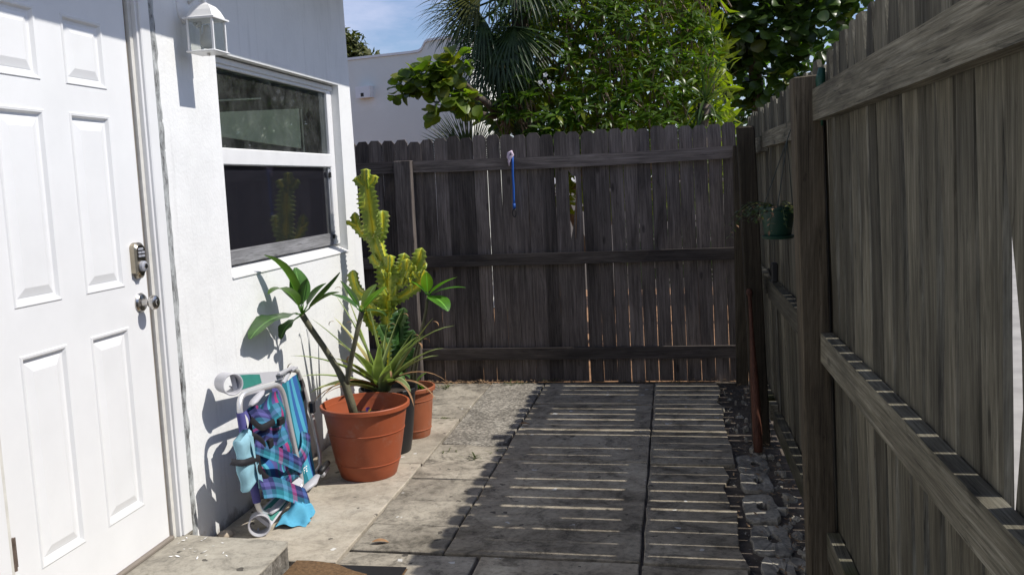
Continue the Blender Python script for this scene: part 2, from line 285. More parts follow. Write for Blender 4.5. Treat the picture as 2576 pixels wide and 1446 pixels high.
m_street = plain('pale_street_concrete', (0.36, 0.34, 0.31), 0.9, var=0.2, scale=3)
m_coir = plain('brown_coir', (0.15, 0.088, 0.042), 0.95, var=0.4, scale=60, bmp=0.9)
m_litter = plain('leaf_litter', (0.24, 0.155, 0.085), 0.9, var=0.5, scale=20)
m_stone = plain('pale_stone', (0.45, 0.38, 0.29), 0.9, var=0.2, scale=20)
def glass(name, tintc, refl, trans_c, film=(0.02, 0.14)):
    M, t, b = mat(name); fr = nd(t, 'ShaderNodeFresnel', {'IOR': refl}); gl = nd(t, 'ShaderNodeBsdfGlossy', {'Roughness': 0.01}); tp = nd(t, 'ShaderNodeBsdfTransparent'); tp.inputs[0].default_value = (*trans_c, 1)
    gl.inputs[0].default_value = (*tintc, 1)
    ms = nd(t, 'ShaderNodeMixShader'); t.links.new(fr.outputs[0], ms.inputs[0]); t.links.new(tp.outputs[0], ms.inputs[1]); t.links.new(gl.outputs[0], ms.inputs[2])
    v = coords(t, rand=False); f = noise(t, v, 7, 6, 0.7); r = ramp(t, [(0.4, g(film[0])), (0.8, g(film[1]))]); t.links.new(f, r.inputs[0])
    df = nd(t, 'ShaderNodeBsdfDiffuse'); df.inputs[0].default_value = (0.5, 0.52, 0.5, 1); m2 = nd(t, 'ShaderNodeMixShader'); t.links.new(r.outputs[0], m2.inputs[0]); t.links.new(ms.outputs[0], m2.inputs[1]); t.links.new(df.outputs[0], m2.inputs[2])
    t.links.new(m2.outputs[0], t.nodes['Material Output'].inputs['Surface']); return M
m_glass = glass('window_glass', (0.9, 0.95, 0.93), 1.5, (0.80, 0.86, 0.83))
m_lampglass = glass('lantern_glass', (0.9, 0.9, 0.9), 1.35, (0.84, 0.86, 0.84), (0.03, 0.10))
def screen():
    M, t, b = mat('dark_insect_screen'); df = nd(t, 'ShaderNodeBsdfPrincipled', {'Base Color': (0.016, 0.016, 0.021, 1), 'Roughness': 0.05, 'Specular IOR Level': 0.75})
    tp = nd(t, 'ShaderNodeBsdfTransparent'); ms = nd(t, 'ShaderNodeMixShader', {0: 0.9}); t.links.new(tp.outputs[0], ms.inputs[1]); t.links.new(df.outputs[0], ms.inputs[2]); t.links.new(ms.outputs[0], t.nodes['Material Output'].inputs['Surface']); return M
m_screen = screen()
m_greyrail = wood('grey_sash_rail', (0.17, 0.17, 0.175), (0.25, 0.25, 0.26), (0.32, 0.32, 0.33), along='Y', lo=.95, hi=1.05)
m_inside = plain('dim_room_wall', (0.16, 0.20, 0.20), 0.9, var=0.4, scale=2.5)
m_board = plain('pale_olive_board', (0.72, 0.70, 0.48), 0.8, var=0.15, scale=5)
m_rod = plain('cream_rod', (0.7, 0.68, 0.5), 0.6)
m_bulb = plain('frosted_bulb', (0.78, 0.75, 0.7), 0.4)
m_roof = plain('white_roof_edge', (0.75, 0.75, 0.75), 0.7)

# ------------------------------------------------------------------ mesh helpers
ORG = {}
class MB:
    def __init__(s): s.v = []; s.f = []; s.uv = {}; s.attr = []
    def add(s, vs, fs, uvs=None):
        o = len(s.v); s.v += [tuple(p) for p in vs]
        for i, f in enumerate(fs):
            s.f.append(tuple(a + o for a in f))
            if uvs: s.uv[len(s.f) - 1] = [uvs[a] for a in f]
        return s
    def box(s, x0, x1, y0, y1, z0, z1, b=0.0):
        if b <= 0:
            return s.add([(x0, y0, z0), (x1, y0, z0), (x1, y1, z0), (x0, y1, z0), (x0, y0, z1), (x1, y0, z1), (x1, y1, z1), (x0, y1, z1)],
                  [(3, 2, 1, 0), (4, 5, 6, 7), (0, 1, 5, 4), (1, 2, 6, 5), (2, 3, 7, 6), (3, 0, 4, 7)])
        P = []; idx = {}
        X, Y, Z = (x0, x1), (y0, y1), (z0, z1)
        def sg(i): return 1 if i == 0 else -1
        for i in (0, 1):
            for j in (0, 1):
                for k in (0, 1):
                    for a in range(3):
                        p = [X[i] + (0 if a == 0 else sg(i) * b), Y[j] + (0 if a == 1 else sg(j) * b), Z[k] + (0 if a == 2 else sg(k) * b)]
                        idx[(i, j, k, a)] = len(P); P.append(p)
        F = []
        for i in (0, 1):
            q = [idx[(i, j, k, 0)] for j, k in ((0, 0), (1, 0), (1, 1), (0, 1))]; F.append(q if i else q[::-1])
            q = [idx[(j, i, k, 1)] for j, k in ((0, 0), (1, 0), (1, 1), (0, 1))]; F.append(q[::-1] if i else q)
            q = [idx[(j, k, i, 2)] for j, k in ((0, 0), (1, 0), (1, 1), (0, 1))]; F.append(q if i else q[::-1])
        for i in (0, 1):
            for j in (0, 1):
                F.append([idx[(i, j, 0, 0)], idx[(i, j, 1, 0)], idx[(i, j, 1, 1)], idx[(i, j, 0, 1)]])
                F.append([idx[(i, 0, j, 0)], idx[(i, 1, j, 0)], idx[(i, 1, j, 2)], idx[(i, 0, j, 2)]])
                F.append([idx[(0, i, j, 1)], idx[(1, i, j, 1)], idx[(1, i, j, 2)], idx[(0, i, j, 2)]])
                for k in (0, 1): F.append([idx[(i, j, k, 0)], idx[(i, j, k, 1)], idx[(i, j, k, 2)]])
        return s.add(P, F)
    def tube(s, pts, rad, n=10, caps=True, flat=None):
        pts = [Vector(p) for p in pts]; rad = [rad] * len(pts) if isinstance(rad, (int, float)) else rad
        V = []; prev = None
        for i, p in enumerate(pts):
            t = (pts[min(i + 1, len(pts) - 1)] - pts[max(i - 1, 0)]).normalized()
            if prev is None:
                a = Vector((0, 0, 1)) if abs(t.z) < 0.9 else Vector((1, 0, 0)); u = t.cross(a).normalized()
            else: u = (prev - t * prev.dot(t)).normalized()
            prev = u; w = t.cross(u)
            for k in range(n):
                an = 2 * math.pi * k / n; V.append(p + (u * math.cos(an) + w * math.sin(an) * (flat or 1)) * rad[i])
        F = [(i * n + k, i * n + (k + 1) % n, (i + 1) * n + (k + 1) % n, (i + 1) * n + k) for i in range(len(pts) - 1) for k in range(n)]
        if caps: F += [tuple(range(n))[::-1], tuple((len(pts) - 1) * n + k for k in range(n))]
        return s.add(V, F)
    def lathe(s, prof, c=(0, 0, 0), n=32, axis=(0, 0, 1), closed=False):
        q = Vector((0, 0, 1)).rotation_difference(Vector(axis)); V = []
        for r, z in prof:
            for k in range(n):
                a = 2 * math.pi * k / n; V.append(Vector(c) + q @ Vector((r * math.cos(a), r * math.sin(a), z)))
        m_ = len(prof); F = [(i * n + k, i * n + (k + 1) % n, (i + 1) * n + (k + 1) % n, (i + 1) * n + k) for i in range(m_ - 1) for k in range(n)]
        if prof[0][0] > 1e-6 and not closed: F.append(tuple(range(n))[::-1])
        if prof[-1][0] > 1e-6 and not closed: F.append(tuple((m_ - 1) * n + k for k in range(n)))
        if closed: F += [((m_ - 1) * n + k, (m_ - 1) * n + (k + 1) % n, (k + 1) % n, k) for k in range(n)]
        return s.add(V, F)
    def surf(s, fn, nu, nv):
        V = []; U = []
        for j in range(nv + 1):
            for i in range(nu + 1): V.append(fn(i / nu, j / nv)); U.append((i / nu, j / nv))
        F = [(j * (nu + 1) + i, j * (nu + 1) + i + 1, (j + 1) * (nu + 1) + i + 1, (j + 1) * (nu + 1) + i) for j in range(nv) for i in range(nu)]
        return s.add(V, F, U)
    def prism(s, poly, z0, z1, bev=0.0):
        n = len(poly); cx = sum(p[0] for p in poly) / n; cy = sum(p[1] for p in poly) / n
        def ins(p):
            d = math.hypot(p[0] - cx, p[1] - cy); k = max(0, 1 - bev / max(d, 1e-6)) ; return (cx + (p[0] - cx) * k, cy + (p[1] - cy) * k)
        V = [(p[0], p[1], z0) for p in poly] + [(p[0], p[1], z1 - bev * .7) for p in poly]; F = [tuple(range(n))[::-1]] + [(i, (i + 1) % n, n + (i + 1) % n, n + i) for i in range(n)]
        if bev > 0:
            V += [(*ins(p), z1) for p in poly]; F += [(n + i, n + (i + 1) % n, 2 * n + (i + 1) % n, 2 * n + i) for i in range(n)] + [tuple(2 * n + i for i in range(n))]
        else: F.append(tuple(n + i for i in range(n)))
        return s.add(V, F)
    def mesh(s, name, mats, smooth=False, org=(0, 0, 0)):
        me = bpy.data.meshes.new(name); o = Vector(org)
        me.from_pydata([tuple(Vector(p) - o) for p in s.v], [], s.f)
        if s.uv:
            ul = me.uv_layers.new(name='UVMap')
            for p in me.polygons:
                uu = s.uv.get(p.index)
                if uu:
                    for li, u in zip(p.loop_indices, uu): ul.data[li].uv = u
        if s.attr:
            a = me.attributes.new('rib', 'FLOAT', 'POINT'); a.data.foreach_set('value', s.attr)
        for M in (mats if isinstance(mats, (list, tuple)) else [mats]): me.materials.append(M)
        if smooth is True: me.polygons.foreach_set('use_smooth', [True] * len(me.polygons))
        me.update()
        if smooth == 'auto': me.polygons.foreach_set('use_smooth', [True] * len(me.polygons)); me.set_sharp_from_angle(angle=R(35))
        return me
def link(name, data, parent=None):
    o = bpy.data.objects.new(name, data); col.objects.link(o)
    if parent: o.parent = parent
    return o
def part(name, mb, M, parent, smooth=False):
    """verts in world coordinates; the parent chain is unrotated, so the origin offset is carried along"""
    o = link(name, mb.mesh(name, M, smooth, ORG[parent.name]), parent); ORG[o.name] = ORG[parent.name]; return o
def tag(o, label=None, cat=None, group=None, kind=None):
    if label: o['label'] = label
    if cat: o['category'] = cat
    if group: o['group'] = group
    if kind: o['kind'] = kind
    return o
def thing(name, loc, label, cat, group=None):
    o = link(name, None); o.location = loc; ORG[o.name] = Vector(loc); o.empty_display_size = 0.1; return tag(o, label, cat, group)
def top(name, mb, M, label, cat, smooth=False, loc=(0, 0, 0), group=None, kind=None):
    o = link(name, mb.mesh(name, M, smooth, loc)); o.location = loc; ORG[o.name] = Vector(loc); return tag(o, label, cat, group, kind)
def structure(name, mb, M, smooth=False, loc=(0, 0, 0), kind='structure'):
    o = link(name, mb.mesh(name, M, smooth, loc)); o.location = loc; ORG[o.name] = Vector(loc); o['kind'] = kind; return o
def grid_wall(xf, xb, ys, zs, holes, shear=None):
    """slab facing +X with rectangular holes given in (y0,y1,z0,z1)"""
    mb = MB(); ny, nz_ = len(ys) - 1, len(zs) - 1
    def solid(i, j):
        if i < 0 or j < 0 or i >= ny or j >= nz_: return False
        cy, cz = (ys[i] + ys[i + 1]) / 2, (zs[j] + zs[j + 1]) / 2
        return not any(h[0] < cy < h[1] and h[2] < cz < h[3] for h in holes)
    id_ = {}
    def V(i, j, f):
        k = (i, j, f)
        if k not in id_:
            y = ys[i]
            if shear: y = shear(y, zs[j])
            id_[k] = len(mb.v); mb.v.append((xf if f else xb, y, zs[j]))
        return id_[k]
    for i in range(ny):
        for j in range(nz_):
            if not solid(i, j): continue
            mb.f.append((V(i, j, 1), V(i + 1, j, 1), V(i + 1, j + 1, 1), V(i, j + 1, 1)))
            mb.f.append((V(i, j, 0), V(i, j + 1, 0), V(i + 1, j + 1, 0), V(i + 1, j, 0)))
            if not solid(i - 1, j): mb.f.append((V(i, j, 0), V(i, j, 1), V(i, j + 1, 1), V(i, j + 1, 0)))
            if not solid(i + 1, j): mb.f.append((V(i + 1, j, 1), V(i + 1, j, 0), V(i + 1, j + 1, 0), V(i + 1, j + 1, 1)))
            if not solid(i, j - 1): mb.f.append((V(i, j, 0), V(i + 1, j, 0), V(i + 1, j, 1), V(i, j, 1)))
            if not solid(i, j + 1): mb.f.append((V(i, j + 1, 1), V(i + 1, j + 1, 1), V(i + 1, j + 1, 0), V(i, j + 1, 0)))
    return mb
def jit(a): return rnd.uniform(-a, a)

# ------------------------------------------------------------------ ground, street, patio
structure('ground', MB().add([(-120, -60, -.06), (150, -60, -.06), (150, 240, -.06), (-120, 240, -.06)], [(0, 1, 2, 3)]), m_dirt)
structure('planting_bed', MB().add([(-9, 7.02, -.03), (1.2, 7.02, -.03), (1.2, 13, -.03), (-9, 13, -.03)], [(0, 1, 2, 3)]), m_mulch)
structure('street', MB().add([(0.95, -20, -.04), (16, -20, -.04), (16, 90, -.04), (0.95, 7.0, -.04)], [(0, 1, 2, 3)]), m_street)

patio = structure('patio', MB().prism([(-2.3, 1.2), (0.62, 1.2), (0.62, 6.95), (-2.3, 6.95)], -.055, -.018), m_dirt)
def slab(x0, x1, y0, y1, M, dz=None, skew=0.0, edge=None, gap=0.0035):
    pts = []
    n = 4
    c = [(x0 + gap, y0 + gap), (x1 - gap, y0 + gap), (x1 - gap, y1 - gap), (x0 + gap, y1 - gap)]
    for k in range(4):
        a, b = c[k], c[(k + 1) % 4]; mseg = n if (k % 2 == 0) else max(n, int((y1 - y0) / 0.15))
        for i in range(mseg):
            f = i / mseg; p = [a[0] + (b[0] - a[0]) * f, a[1] + (b[1] - a[1]) * f]
            ja = 0.004 if not (edge and k == edge[0]) else edge[1]
            p[0] += jit(ja); p[1] += jit(min(ja, .012)) - skew * (p[0] - x0); pts.append(tuple(p))
    z1 = 0.0 if dz is None else dz
    mb = MB().prism(pts, -.05, z1, 0.005)
    tx, ty = jit(0.004), jit(0.004); cx, cy = (x0 + x1) / 2, (y0 + y1) / 2
    mb.v = [(p[0], p[1], p[2] + ((p[0] - cx) * tx + (p[1] - cy) * ty if p[2] > -.04 else 0)) for p in mb.v]
    o = link('paving_slab', mb.mesh('paving_slab', M, False, (cx, cy, 0)), patio); o.location = (cx, cy, 0); return o
for y0, y1 in ((3.475, 4.82), (4.82, 5.775), (5.79, 6.86)): slab(-2.085, -1.405, y0, y1, m_slab_a if y0 < 5.7 else m_slab_b, 0.004 if y0 < 5.7 else 0.0)
slab(-1.583, -1.405, 1.9, 3.47, m_slab_b, 0.0)
for i, (y0, y1) in enumerate(((3.62, 3.92), (3.92, 4.245), (4.245, 4.58), (4.58, 4.905), (4.905, 5.21))): slab(-1.402, -.98, y0, y1, m_slab_b, jit(.003), 0.03)
# exposed-aggregate infill
ag = [(-1.39, 5.23), (-1.24, 5.2), (-1.1, 5.15), (-1.0, 5.25), (-.985, 5.6), (-.985, 6.2), (-.985, 6.84), (-1.2, 6.85), (-1.395, 6.85), (-1.398, 6.4), (-1.397, 5.8)]
o = link('aggregate_infill', MB().prism(ag, -.05, .001, .006).mesh('aggregate_infill', m_agg), patio)
for i, (y0, y1) in enumerate(((3.6, 4.25), (4.25, 4.92), (4.92, 5.6), (5.6, 6.2), (6.2, 6.85))): slab(-.977, -.15, y0, y1, m_slab_c, (0.004, 0.0, 0.006, -.004, .0)[i], 0.03 + (.02 if i == 2 else 0))
for i, (y0, y1) in enumerate(((2.9, 3.55), (3.55, 4.19), (4.19, 4.86), (4.86, 5.57), (5.57, 6.1), (6.1, 6.85))): slab(-.147, (.31 if y0 > 4.5 else .27) + jit(.02), y0, y1, m_slab_c, (0.0, .008, -.002, .004, .002, .0)[i], 0.03, edge=(1, 0.022), gap=.005)
for x0, x1, y0, y1 in ((-1.402, -.83, 2.95, 3.605), (-.82, -.15, 2.95, 3.585), (-1.402, -.83, 2.3, 2.94), (-.82, -.15, 2.3, 2.94), (-.137, .2, 2.2, 2.89)): slab(x0, x1, y0, y1, m_slab_b if x0 < -1 else m_slab_c, jit(.003), .03)

# concrete doorstep
st = thing('doorstep', (-1.86, 2.6, 0), 'low worn concrete step in front of the white door', 'step')
stp = [(-2.13, 1.0), (-1.588, 1.0), (-1.592, 1.8), (-1.584, 2.4), (-1.595, 2.9), (-1.586, 3.2), (-1.592, 3.42), (-1.607, 3.458), (-1.70, 3.468), (-1.85, 3.478), (-2.0, 3.488), (-2.0865, 3.50), (-2.0868, 3.545), (-2.13, 3.545)]
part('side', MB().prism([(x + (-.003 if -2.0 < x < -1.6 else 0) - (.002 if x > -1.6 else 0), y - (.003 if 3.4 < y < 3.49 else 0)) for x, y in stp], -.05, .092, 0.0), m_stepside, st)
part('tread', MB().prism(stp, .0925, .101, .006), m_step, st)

# door mat
mt = thing('door_mat', (-1.35, 3.1, 0), 'brown coir door mat lying at the foot of the step', 'doormat')
mm = MB(); mm.surf(lambda u, v: (-1.578 + .49 * u, 2.72 + .745 * v - .03 * u + .008 * math.sin(u * 9), .012 + .006 * math.sin(u * 3 + v * 2) + (0.0 if 0 < u < 1 and 0 < v < 1 else -.004)), 14, 10)
part('pile', mm, m_coir, mt, True)
part('backing', MB().box(-1.572, -1.095, 2.73, 3.445, 0.004, 0.008), m_black, mt)

# ------------------------------------------------------------------ house
XW = -2.09
house = thing('house', (-4.2, 3, 0), 'white stucco house with panelled door and sash window', 'house')
WY0, WY1, WZ0, WZ1 = 4.094, 5.722, 1.140, 2.214
shear = lambda y, z: y if y < 5.9 else y - .046 * (z - 1.0)
wmb = grid_wall(XW, XW - .16, [-2.0, 2.40, 3.586, WY0, WY1, 5.998], [-.06, .1, WZ0, WZ1, 2.46, 3.15], [(WY0, WY1, WZ0, WZ1), (2.40, 3.586, -.1, 2.46)], shear)
part('wall', wmb, m_stucco, house)
part('end_wall', MB().add([(-2.2505, 5.998 + .046, -.06), (-6.5, 6.04, -.06), (-6.5, 5.90, 3.15), (-2.2505, 5.998 - .046 * 2.15, 3.15), (-2.2505, 5.9, -.06), (-6.5, 5.9, -.06), (-6.5, 5.75, 3.15), (-2.2505, 5.75, 3.15)],
     [(0, 1, 2, 3), (7, 6, 5, 4), (0, 3, 7, 4), (1, 5, 6, 2), (3, 2, 6, 7)]), m_stucco, house)
EO = 0.62; EZ = 2.243 + EO * math.tan(SUN_EL)
roof = part('roof', MB().box(-6.7, XW + EO, -2.2, 6.05, EZ, EZ + .16, .01), m_roof, house)
part('fascia', MB().box(XW + EO + .001, XW + EO + .02, -2.2, 6.05, EZ + .002, EZ + .18), m_roof, roof)
# room behind the window
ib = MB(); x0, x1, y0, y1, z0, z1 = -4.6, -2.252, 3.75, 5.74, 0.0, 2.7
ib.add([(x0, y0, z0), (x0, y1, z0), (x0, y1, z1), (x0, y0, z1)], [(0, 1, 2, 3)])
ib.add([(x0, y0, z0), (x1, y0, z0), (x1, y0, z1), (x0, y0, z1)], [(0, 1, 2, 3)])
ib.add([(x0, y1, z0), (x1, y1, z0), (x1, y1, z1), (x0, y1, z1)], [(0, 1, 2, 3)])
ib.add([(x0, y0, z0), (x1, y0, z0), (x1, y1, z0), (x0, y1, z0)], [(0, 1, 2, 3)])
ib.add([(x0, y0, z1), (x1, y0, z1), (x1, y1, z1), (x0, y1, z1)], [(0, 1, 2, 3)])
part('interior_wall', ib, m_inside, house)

# window
XG = -2.158
win = MB()
FY0, FY1, FZ0, FZ1 = WY0 + .002, WY1 - .002, 1.196, 2.212
for b in ((-2.20, -2.140, 5.640, FY1, FZ0, FZ1), (-2.20, -2.140, FY0, FY0 + .07, FZ0, FZ1), (-2.20, -2.1405, FY0 + .0705, 5.6395, 2.160, FZ1)): win.box(*b, .004)
w = part('window', win, m_vinyl, house)
part('head_track', MB().box(-2.14, -2.130, FY0, FY1, 2.178, 2.206, .003), m_vinyl, w)
part('meeting_rail', MB().box(-2.205, -2.134, FY0 + .0705, 5.6395, 1.690, 1.774, .006), m_vinyl, w)
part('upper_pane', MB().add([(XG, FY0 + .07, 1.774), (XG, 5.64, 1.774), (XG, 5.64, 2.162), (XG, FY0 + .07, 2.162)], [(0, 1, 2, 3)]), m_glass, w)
part('insect_screen', MB().add([(XG, FY0 + .07, 1.262), (XG, 5.61, 1.262), (XG, 5.61, 1.69), (XG, FY0 + .07, 1.69)], [(0, 1, 2, 3)]), m_screen, w)
part('lower_sash_rail', MB().box(-2.19, -2.148, FY0 + .0705, 5.62, 1.196, 1.272, .004), m_greyrail, w)
part('screen_channel', MB().box(-2.19, -2.150, 5.612, 5.6385, 1.28, 1.688, .002).box(-2.15, -2.143, 5.617, 5.622, 1.29, 1.67), m_alu, w)
part('latch', MB().box(-2.146, -2.138, 5.60, 5.632, 1.625, 1.66, .003).box(-2.146, -2.136, 5.605, 5.63, 1.235, 1.262, .003), m_black, w)
# sloping sill bed
part('sill', MB().add([(-2.19, WY0 + .002, 1.195), (-2.19, WY1 - .002, 1.195), (XW + .006, WY1 - .002, 1.148), (XW + .006, WY0 + .002, 1.148), (-2.19, WY0 + .002, 1.141), (-2.19, WY1 - .002, 1.141), (XW + .006, WY1 - .002, 1.141), (XW + .006, WY0 + .002, 1.141)],
     [(0, 3, 2, 1), (3, 7, 6, 2), (0, 4, 7, 3), (1, 2, 6, 5), (4, 5, 6, 7), (0, 1, 5, 4)]), m_white, w)
# what shows dimly behind the glass
bq = [(4.30, 1.838), (5.355, 1.806), (5.358, 2.046), (4.28, 1.953)]
bd = top('pale_board', MB().add([(-2.215, y, z) for y, z in bq] + [(-2.235, y, z) for y, z in bq],
     [(0, 1, 2, 3), (7, 6, 5, 4), (0, 4, 5, 1), (1, 5, 6, 2), (2, 6, 7, 3), (3, 7, 4, 0)]), m_board, 'pale olive board standing behind the upper window pane', 'board')
top('curtain_rod', MB().tube([(-2.22, 4.22, 2.003), (-2.22, 4.835, 2.065)], .005), m_rod, 'thin cream rod behind the glass above the pale board', 'rod')
top('cream_batten', MB().tube([(-2.22, 5.402, 1.774), (-2.22, 5.398, 2.045)], .006), m_rod, 'thin upright cream batten behind the glass, beside the pale board', 'batten')

# door
XD = -2.13
door_y0, door_y1, door_z0, door_z1 = 2.53, 3.432, 0.118, 2.335
PAN = []
for y0, y1 in ((2.652, 2.895), (3.030, 3.275)):
    for z0, z1 in ((.312, 1.045), (1.203, 1.868), (1.966, 2.216)): PAN.append((y0, y1, z0, z1))
ys = sorted({door_y0, door_y1, *[p[0] for p in PAN], *[p[1] for p in PAN]}); zs = sorted({door_z0, door_z1, *[p[2] for p in PAN], *[p[3] for p in PAN]})
door = part('door', grid_wall(XD, XD - .04, ys, zs, PAN), m_door, house)
for y0, y1, z0, z1 in PAN:
    mb = MB(); prof = [(0, 0), (.004, .004), (.012, .003), (.020, -.009), (.030, -.0105), (.034, -.0085), (.062, -.0005), (.068, -.0005)]
    n = len(prof)
    for d, x in prof: mb.v += [(XD + x, y0 + d, z0 + d), (XD + x, y1 - d, z0 + d), (XD + x, y1 - d, z1 - d), (XD + x, y0 + d, z1 - d)]
    for i in range(n - 1):
        for k in range(4): mb.f.append((i * 4 + k, i * 4 + (k + 1) % 4, (i + 1) * 4 + (k + 1) % 4, (i + 1) * 4 + k))
    mb.f.append(tuple((n - 1) * 4 + k for k in range(4)))
    part('door_panel', mb, m_door, door)
# knob
kc = (XD, 3.372, 1.127); kb = MB()
kb.lathe([(.040, 0.0), (.040, .004), (.036, .008), (.033, .012), (.016, .016), (.013, .03), (.013, .038), (.022, .044), (.0285, .054), (.0295, .062), (.027, .070), (.020, .075), (.013, .0755)], kc, 32, (1, 0, 0))
part('door_knob', kb, m_nickel, door, 'auto')
part('knob_lock_face', MB().lathe([(.0128, .0757), (.012, .079), (.008, .080), (.0, .080)], kc, 20, (1, 0, 0)).box(XD + .0801, XD + .081, kc[1] - .001, kc[1] + .001, kc[2] - .005, kc[2] + .005), m_nickel, door, 'auto')
# keypad deadbolt: tall body with a domed top, keys, cylinder below
dc = (3.362, 1.30); db = MB(); out = []
for k in range(13): a = math.pi * k / 12; out.append((dc[0] + .034 * math.cos(a), dc[1] + .050 + .022 * math.sin(a)))
out += [(dc[0] - .034, dc[1] - .050), (dc[0] - .02, dc[1] - .058), (dc[0] - .012, dc[1] - .072), (dc[0] + .012, dc[1] - .072), (dc[0] + .02, dc[1] - .058), (dc[0] + .034, dc[1] - .050)]
n = len(out)
for k_, dx in ((1.0, 0.0), (1.0, .020), (.86, .029)): db.v += [(XD + dx, dc[0] + (y - dc[0]) * k_, dc[1] + (z - dc[1]) * k_) for y, z in out]
for i in range(2):
    for k in range(n): db.f.append((i * n + k, i * n + (k + 1) % n, (i + 1) * n + (k + 1) % n, (i + 1) * n + k))
db.f.append(tuple(2 * n + k for k in range(n)))
dbo = part('deadbolt', db, m_brass, door)
kp = MB()
for r_ in range(3):
    for c_ in range(2 if r_ < 2 else 1): kp.box(XD + .0292, XD + .033, dc[0] - .022 + c_ * .023, dc[0] - .001 + c_ * .023 if r_ < 2 else dc[0] + .014, dc[1] + .012 + r_ * .014, dc[1] + .022 + r_ * .014, .002)
kp.lathe([(.022, .0), (.021, .012), (.016, .016), (.012, .0165)], (XD + .029, dc[0], dc[1] - .024), 24, (1, 0, 0))
part('keypad', kp, m_keys, door, 'auto')
part('lock_cylinder', MB().lathe([(.0118, .0166), (.0105, .019), (0, .019)], (XD + .029, dc[0], dc[1] - .024), 20, (1, 0, 0)), m_nickel, door, 'auto')
for z in (.42, 2.05):
    hb = MB(); hb.tube([(XD + .008, 2.522, z - .055), (XD + .008, 2.522, z + .055)], .0085, 10).box(XD - .001, XD + .003, 2.528, 2.545, z - .05, z + .05)
    part('hinge', hb, m_steel, door, 'auto')
part('door_jamb', MB().box(-2.17, -2.118, 3.444, 3.466, .10, 2.37).box(-2.17, -2.118, 2.47, 2.516, .10, 2.37).box(-2.17, -2.118, 2.47, 3.466, 2.3705, 2.40), m_jamb, house)
part('weather_strip', MB().box(-2.165, -2.133, 3.4335, 3.4435, .10, 2.36), m_seal, house)
part('threshold', MB().box(-2.2, -2.112, 2.517, 3.4435, .1022, .117, .003), m_seal, house)
cas = MB(); cas.box(-2.16, -2.098, 3.4665, 3.478, .10, 2.42, .003).box(-2.16, -2.086, 3.4785, 3.548, .10, 2.42, .004)
part('door_casing', cas, m_door, house)
part('door_casing', MB().box(-2.16, -2.086, 2.401, 2.4695, .10, 2.42, .004), m_door, house)
part('door_casing', MB().box(-2.16, -2.088, 2.401, 3.548, 2.4215, 2.4595, .004), m_door, house)
cm = MB(); nseg = 60; cz = [.06 + 2.4 * i / nseg for i in range(nseg + 1)]
for z in cz:
    a, b = 3.5485 + abs(jit(.004)), 3.588 + jit(.005); cm.v += [(-2.15, a, z), (-2.094 + jit(.004), a + .002, z), (-2.087 + jit(.005), (a + b) / 2 + jit(.006), z), (-2.0885 + jit(.002), b, z), (-2.15, b + .001, z)]
for i in range(nseg):
    for k in range(4): cm.f.append((i * 5 + k, i * 5 + k + 1, (i + 1) * 5 + k + 1, (i + 1) * 5 + k))
part('caulk_strip', cm, m_caulk, house)

# ------------------------------------------------------------------ wall lantern
lx, ly = XW + .120, 3.80; z0, z1 = 2.168, 2.300; hw = .056
ln = thing('wall_lantern', (lx, ly, 2.17), 'white wall lantern with clear panes and a round bulb, mounted above the window', 'lantern')
part('backplate', MB().lathe([(.066, 0), (.066, .006), (.055, .012), (.045, .020), (.02, .026), (.0, .027)], (XW, 3.838, 2.365), 28, (1, 0, 0)), m_white, ln, 'auto')
part('arm', MB().tube([(XW + .02, 3.838, 2.35), (XW + .045, 3.836, 2.305), (XW + .06, 3.832, 2.285), (XW + .075, 3.825, 2.29), (XW + .085, 3.81, 2.32)], .010, 10).tube([(XW + .02, 3.838, 2.385), (XW + .06, 3.83, 2.41), (XW + .1, 3.81, 2.39), (lx, ly, 2.375)], .008, 10), m_white, ln, True)
fr = MB(); fr.box(lx - hw - .012, lx + hw + .012, ly - hw - .012, ly + hw + .012, z0 - .008, z0, .003)
for sx in (-1, 1):
    for sy in (-1, 1): fr.box(lx + sx * hw - .0045, lx + sx * hw + .0045, ly + sy * hw - .0045, ly + sy * hw + .0045, z0 + .0005, z1 - .0005)
fr.lathe([(.007, -.018), (.009, -.012), (.006, -.0085)], (lx, ly, z0), 10)
part('lantern_frame', fr, m_white, ln, 'auto')
cap = MB()
for k, (h, zz) in enumerate(((hw + .016, z1), (hw + .016, z1 + .007), (hw + .004, z1 + .012), (hw - .008, z1 + .040), (hw - .022, z1 + .060), (.014, z1 + .072))): cap.v += [(lx - h, ly - h, zz), (lx + h, ly - h, zz), (lx + h, ly + h, zz), (lx - h, ly + h, zz)]
for i in range(5):
    for k in range(4): cap.f.append((i * 4 + k, i * 4 + (k + 1) % 4, i * 4 + 4 + (k + 1) % 4, i * 4 + 4 + k))
cap.f += [(3, 2, 1, 0), (20, 21, 22, 23)]
part('lantern_roof', cap, m_white, ln)
part('finial', MB().lathe([(.012, .0725), (.008, .080), (.010, .086), (.007, .093), (.0, .098)], (lx, ly, z1), 14), m_white, ln, True)
for ax, s in ((0, -1), (0, 1), (1, -1), (1, 1)):
    q = MB(); p = hw * s
    if ax == 0: q.add([(lx + p, ly - hw + .005, z0 + .001), (lx + p, ly + hw - .005, z0 + .001), (lx + p, ly + hw - .005, z1 - .001), (lx + p, ly - hw + .005, z1 - .001)], [(0, 1, 2, 3)])
    else: q.add([(lx - hw + .005, ly + p, z0 + .001), (lx + hw - .005, ly + p, z0 + .001), (lx + hw - .005, ly + p, z1 - .001), (lx - hw + .005, ly + p, z1 - .001)], [(0, 1, 2, 3)])
    part('glass_pane', q, m_lampglass, ln)
part('bulb', MB().lathe([(.0, .0), (.018, .004), (.030, .018), (.033, .034), (.028, .052), (.018, .066), (.0135, .078), (.0135, .10), (.0, .101)], (lx, ly, z0 + .012), 20), m_bulb, ln, True)

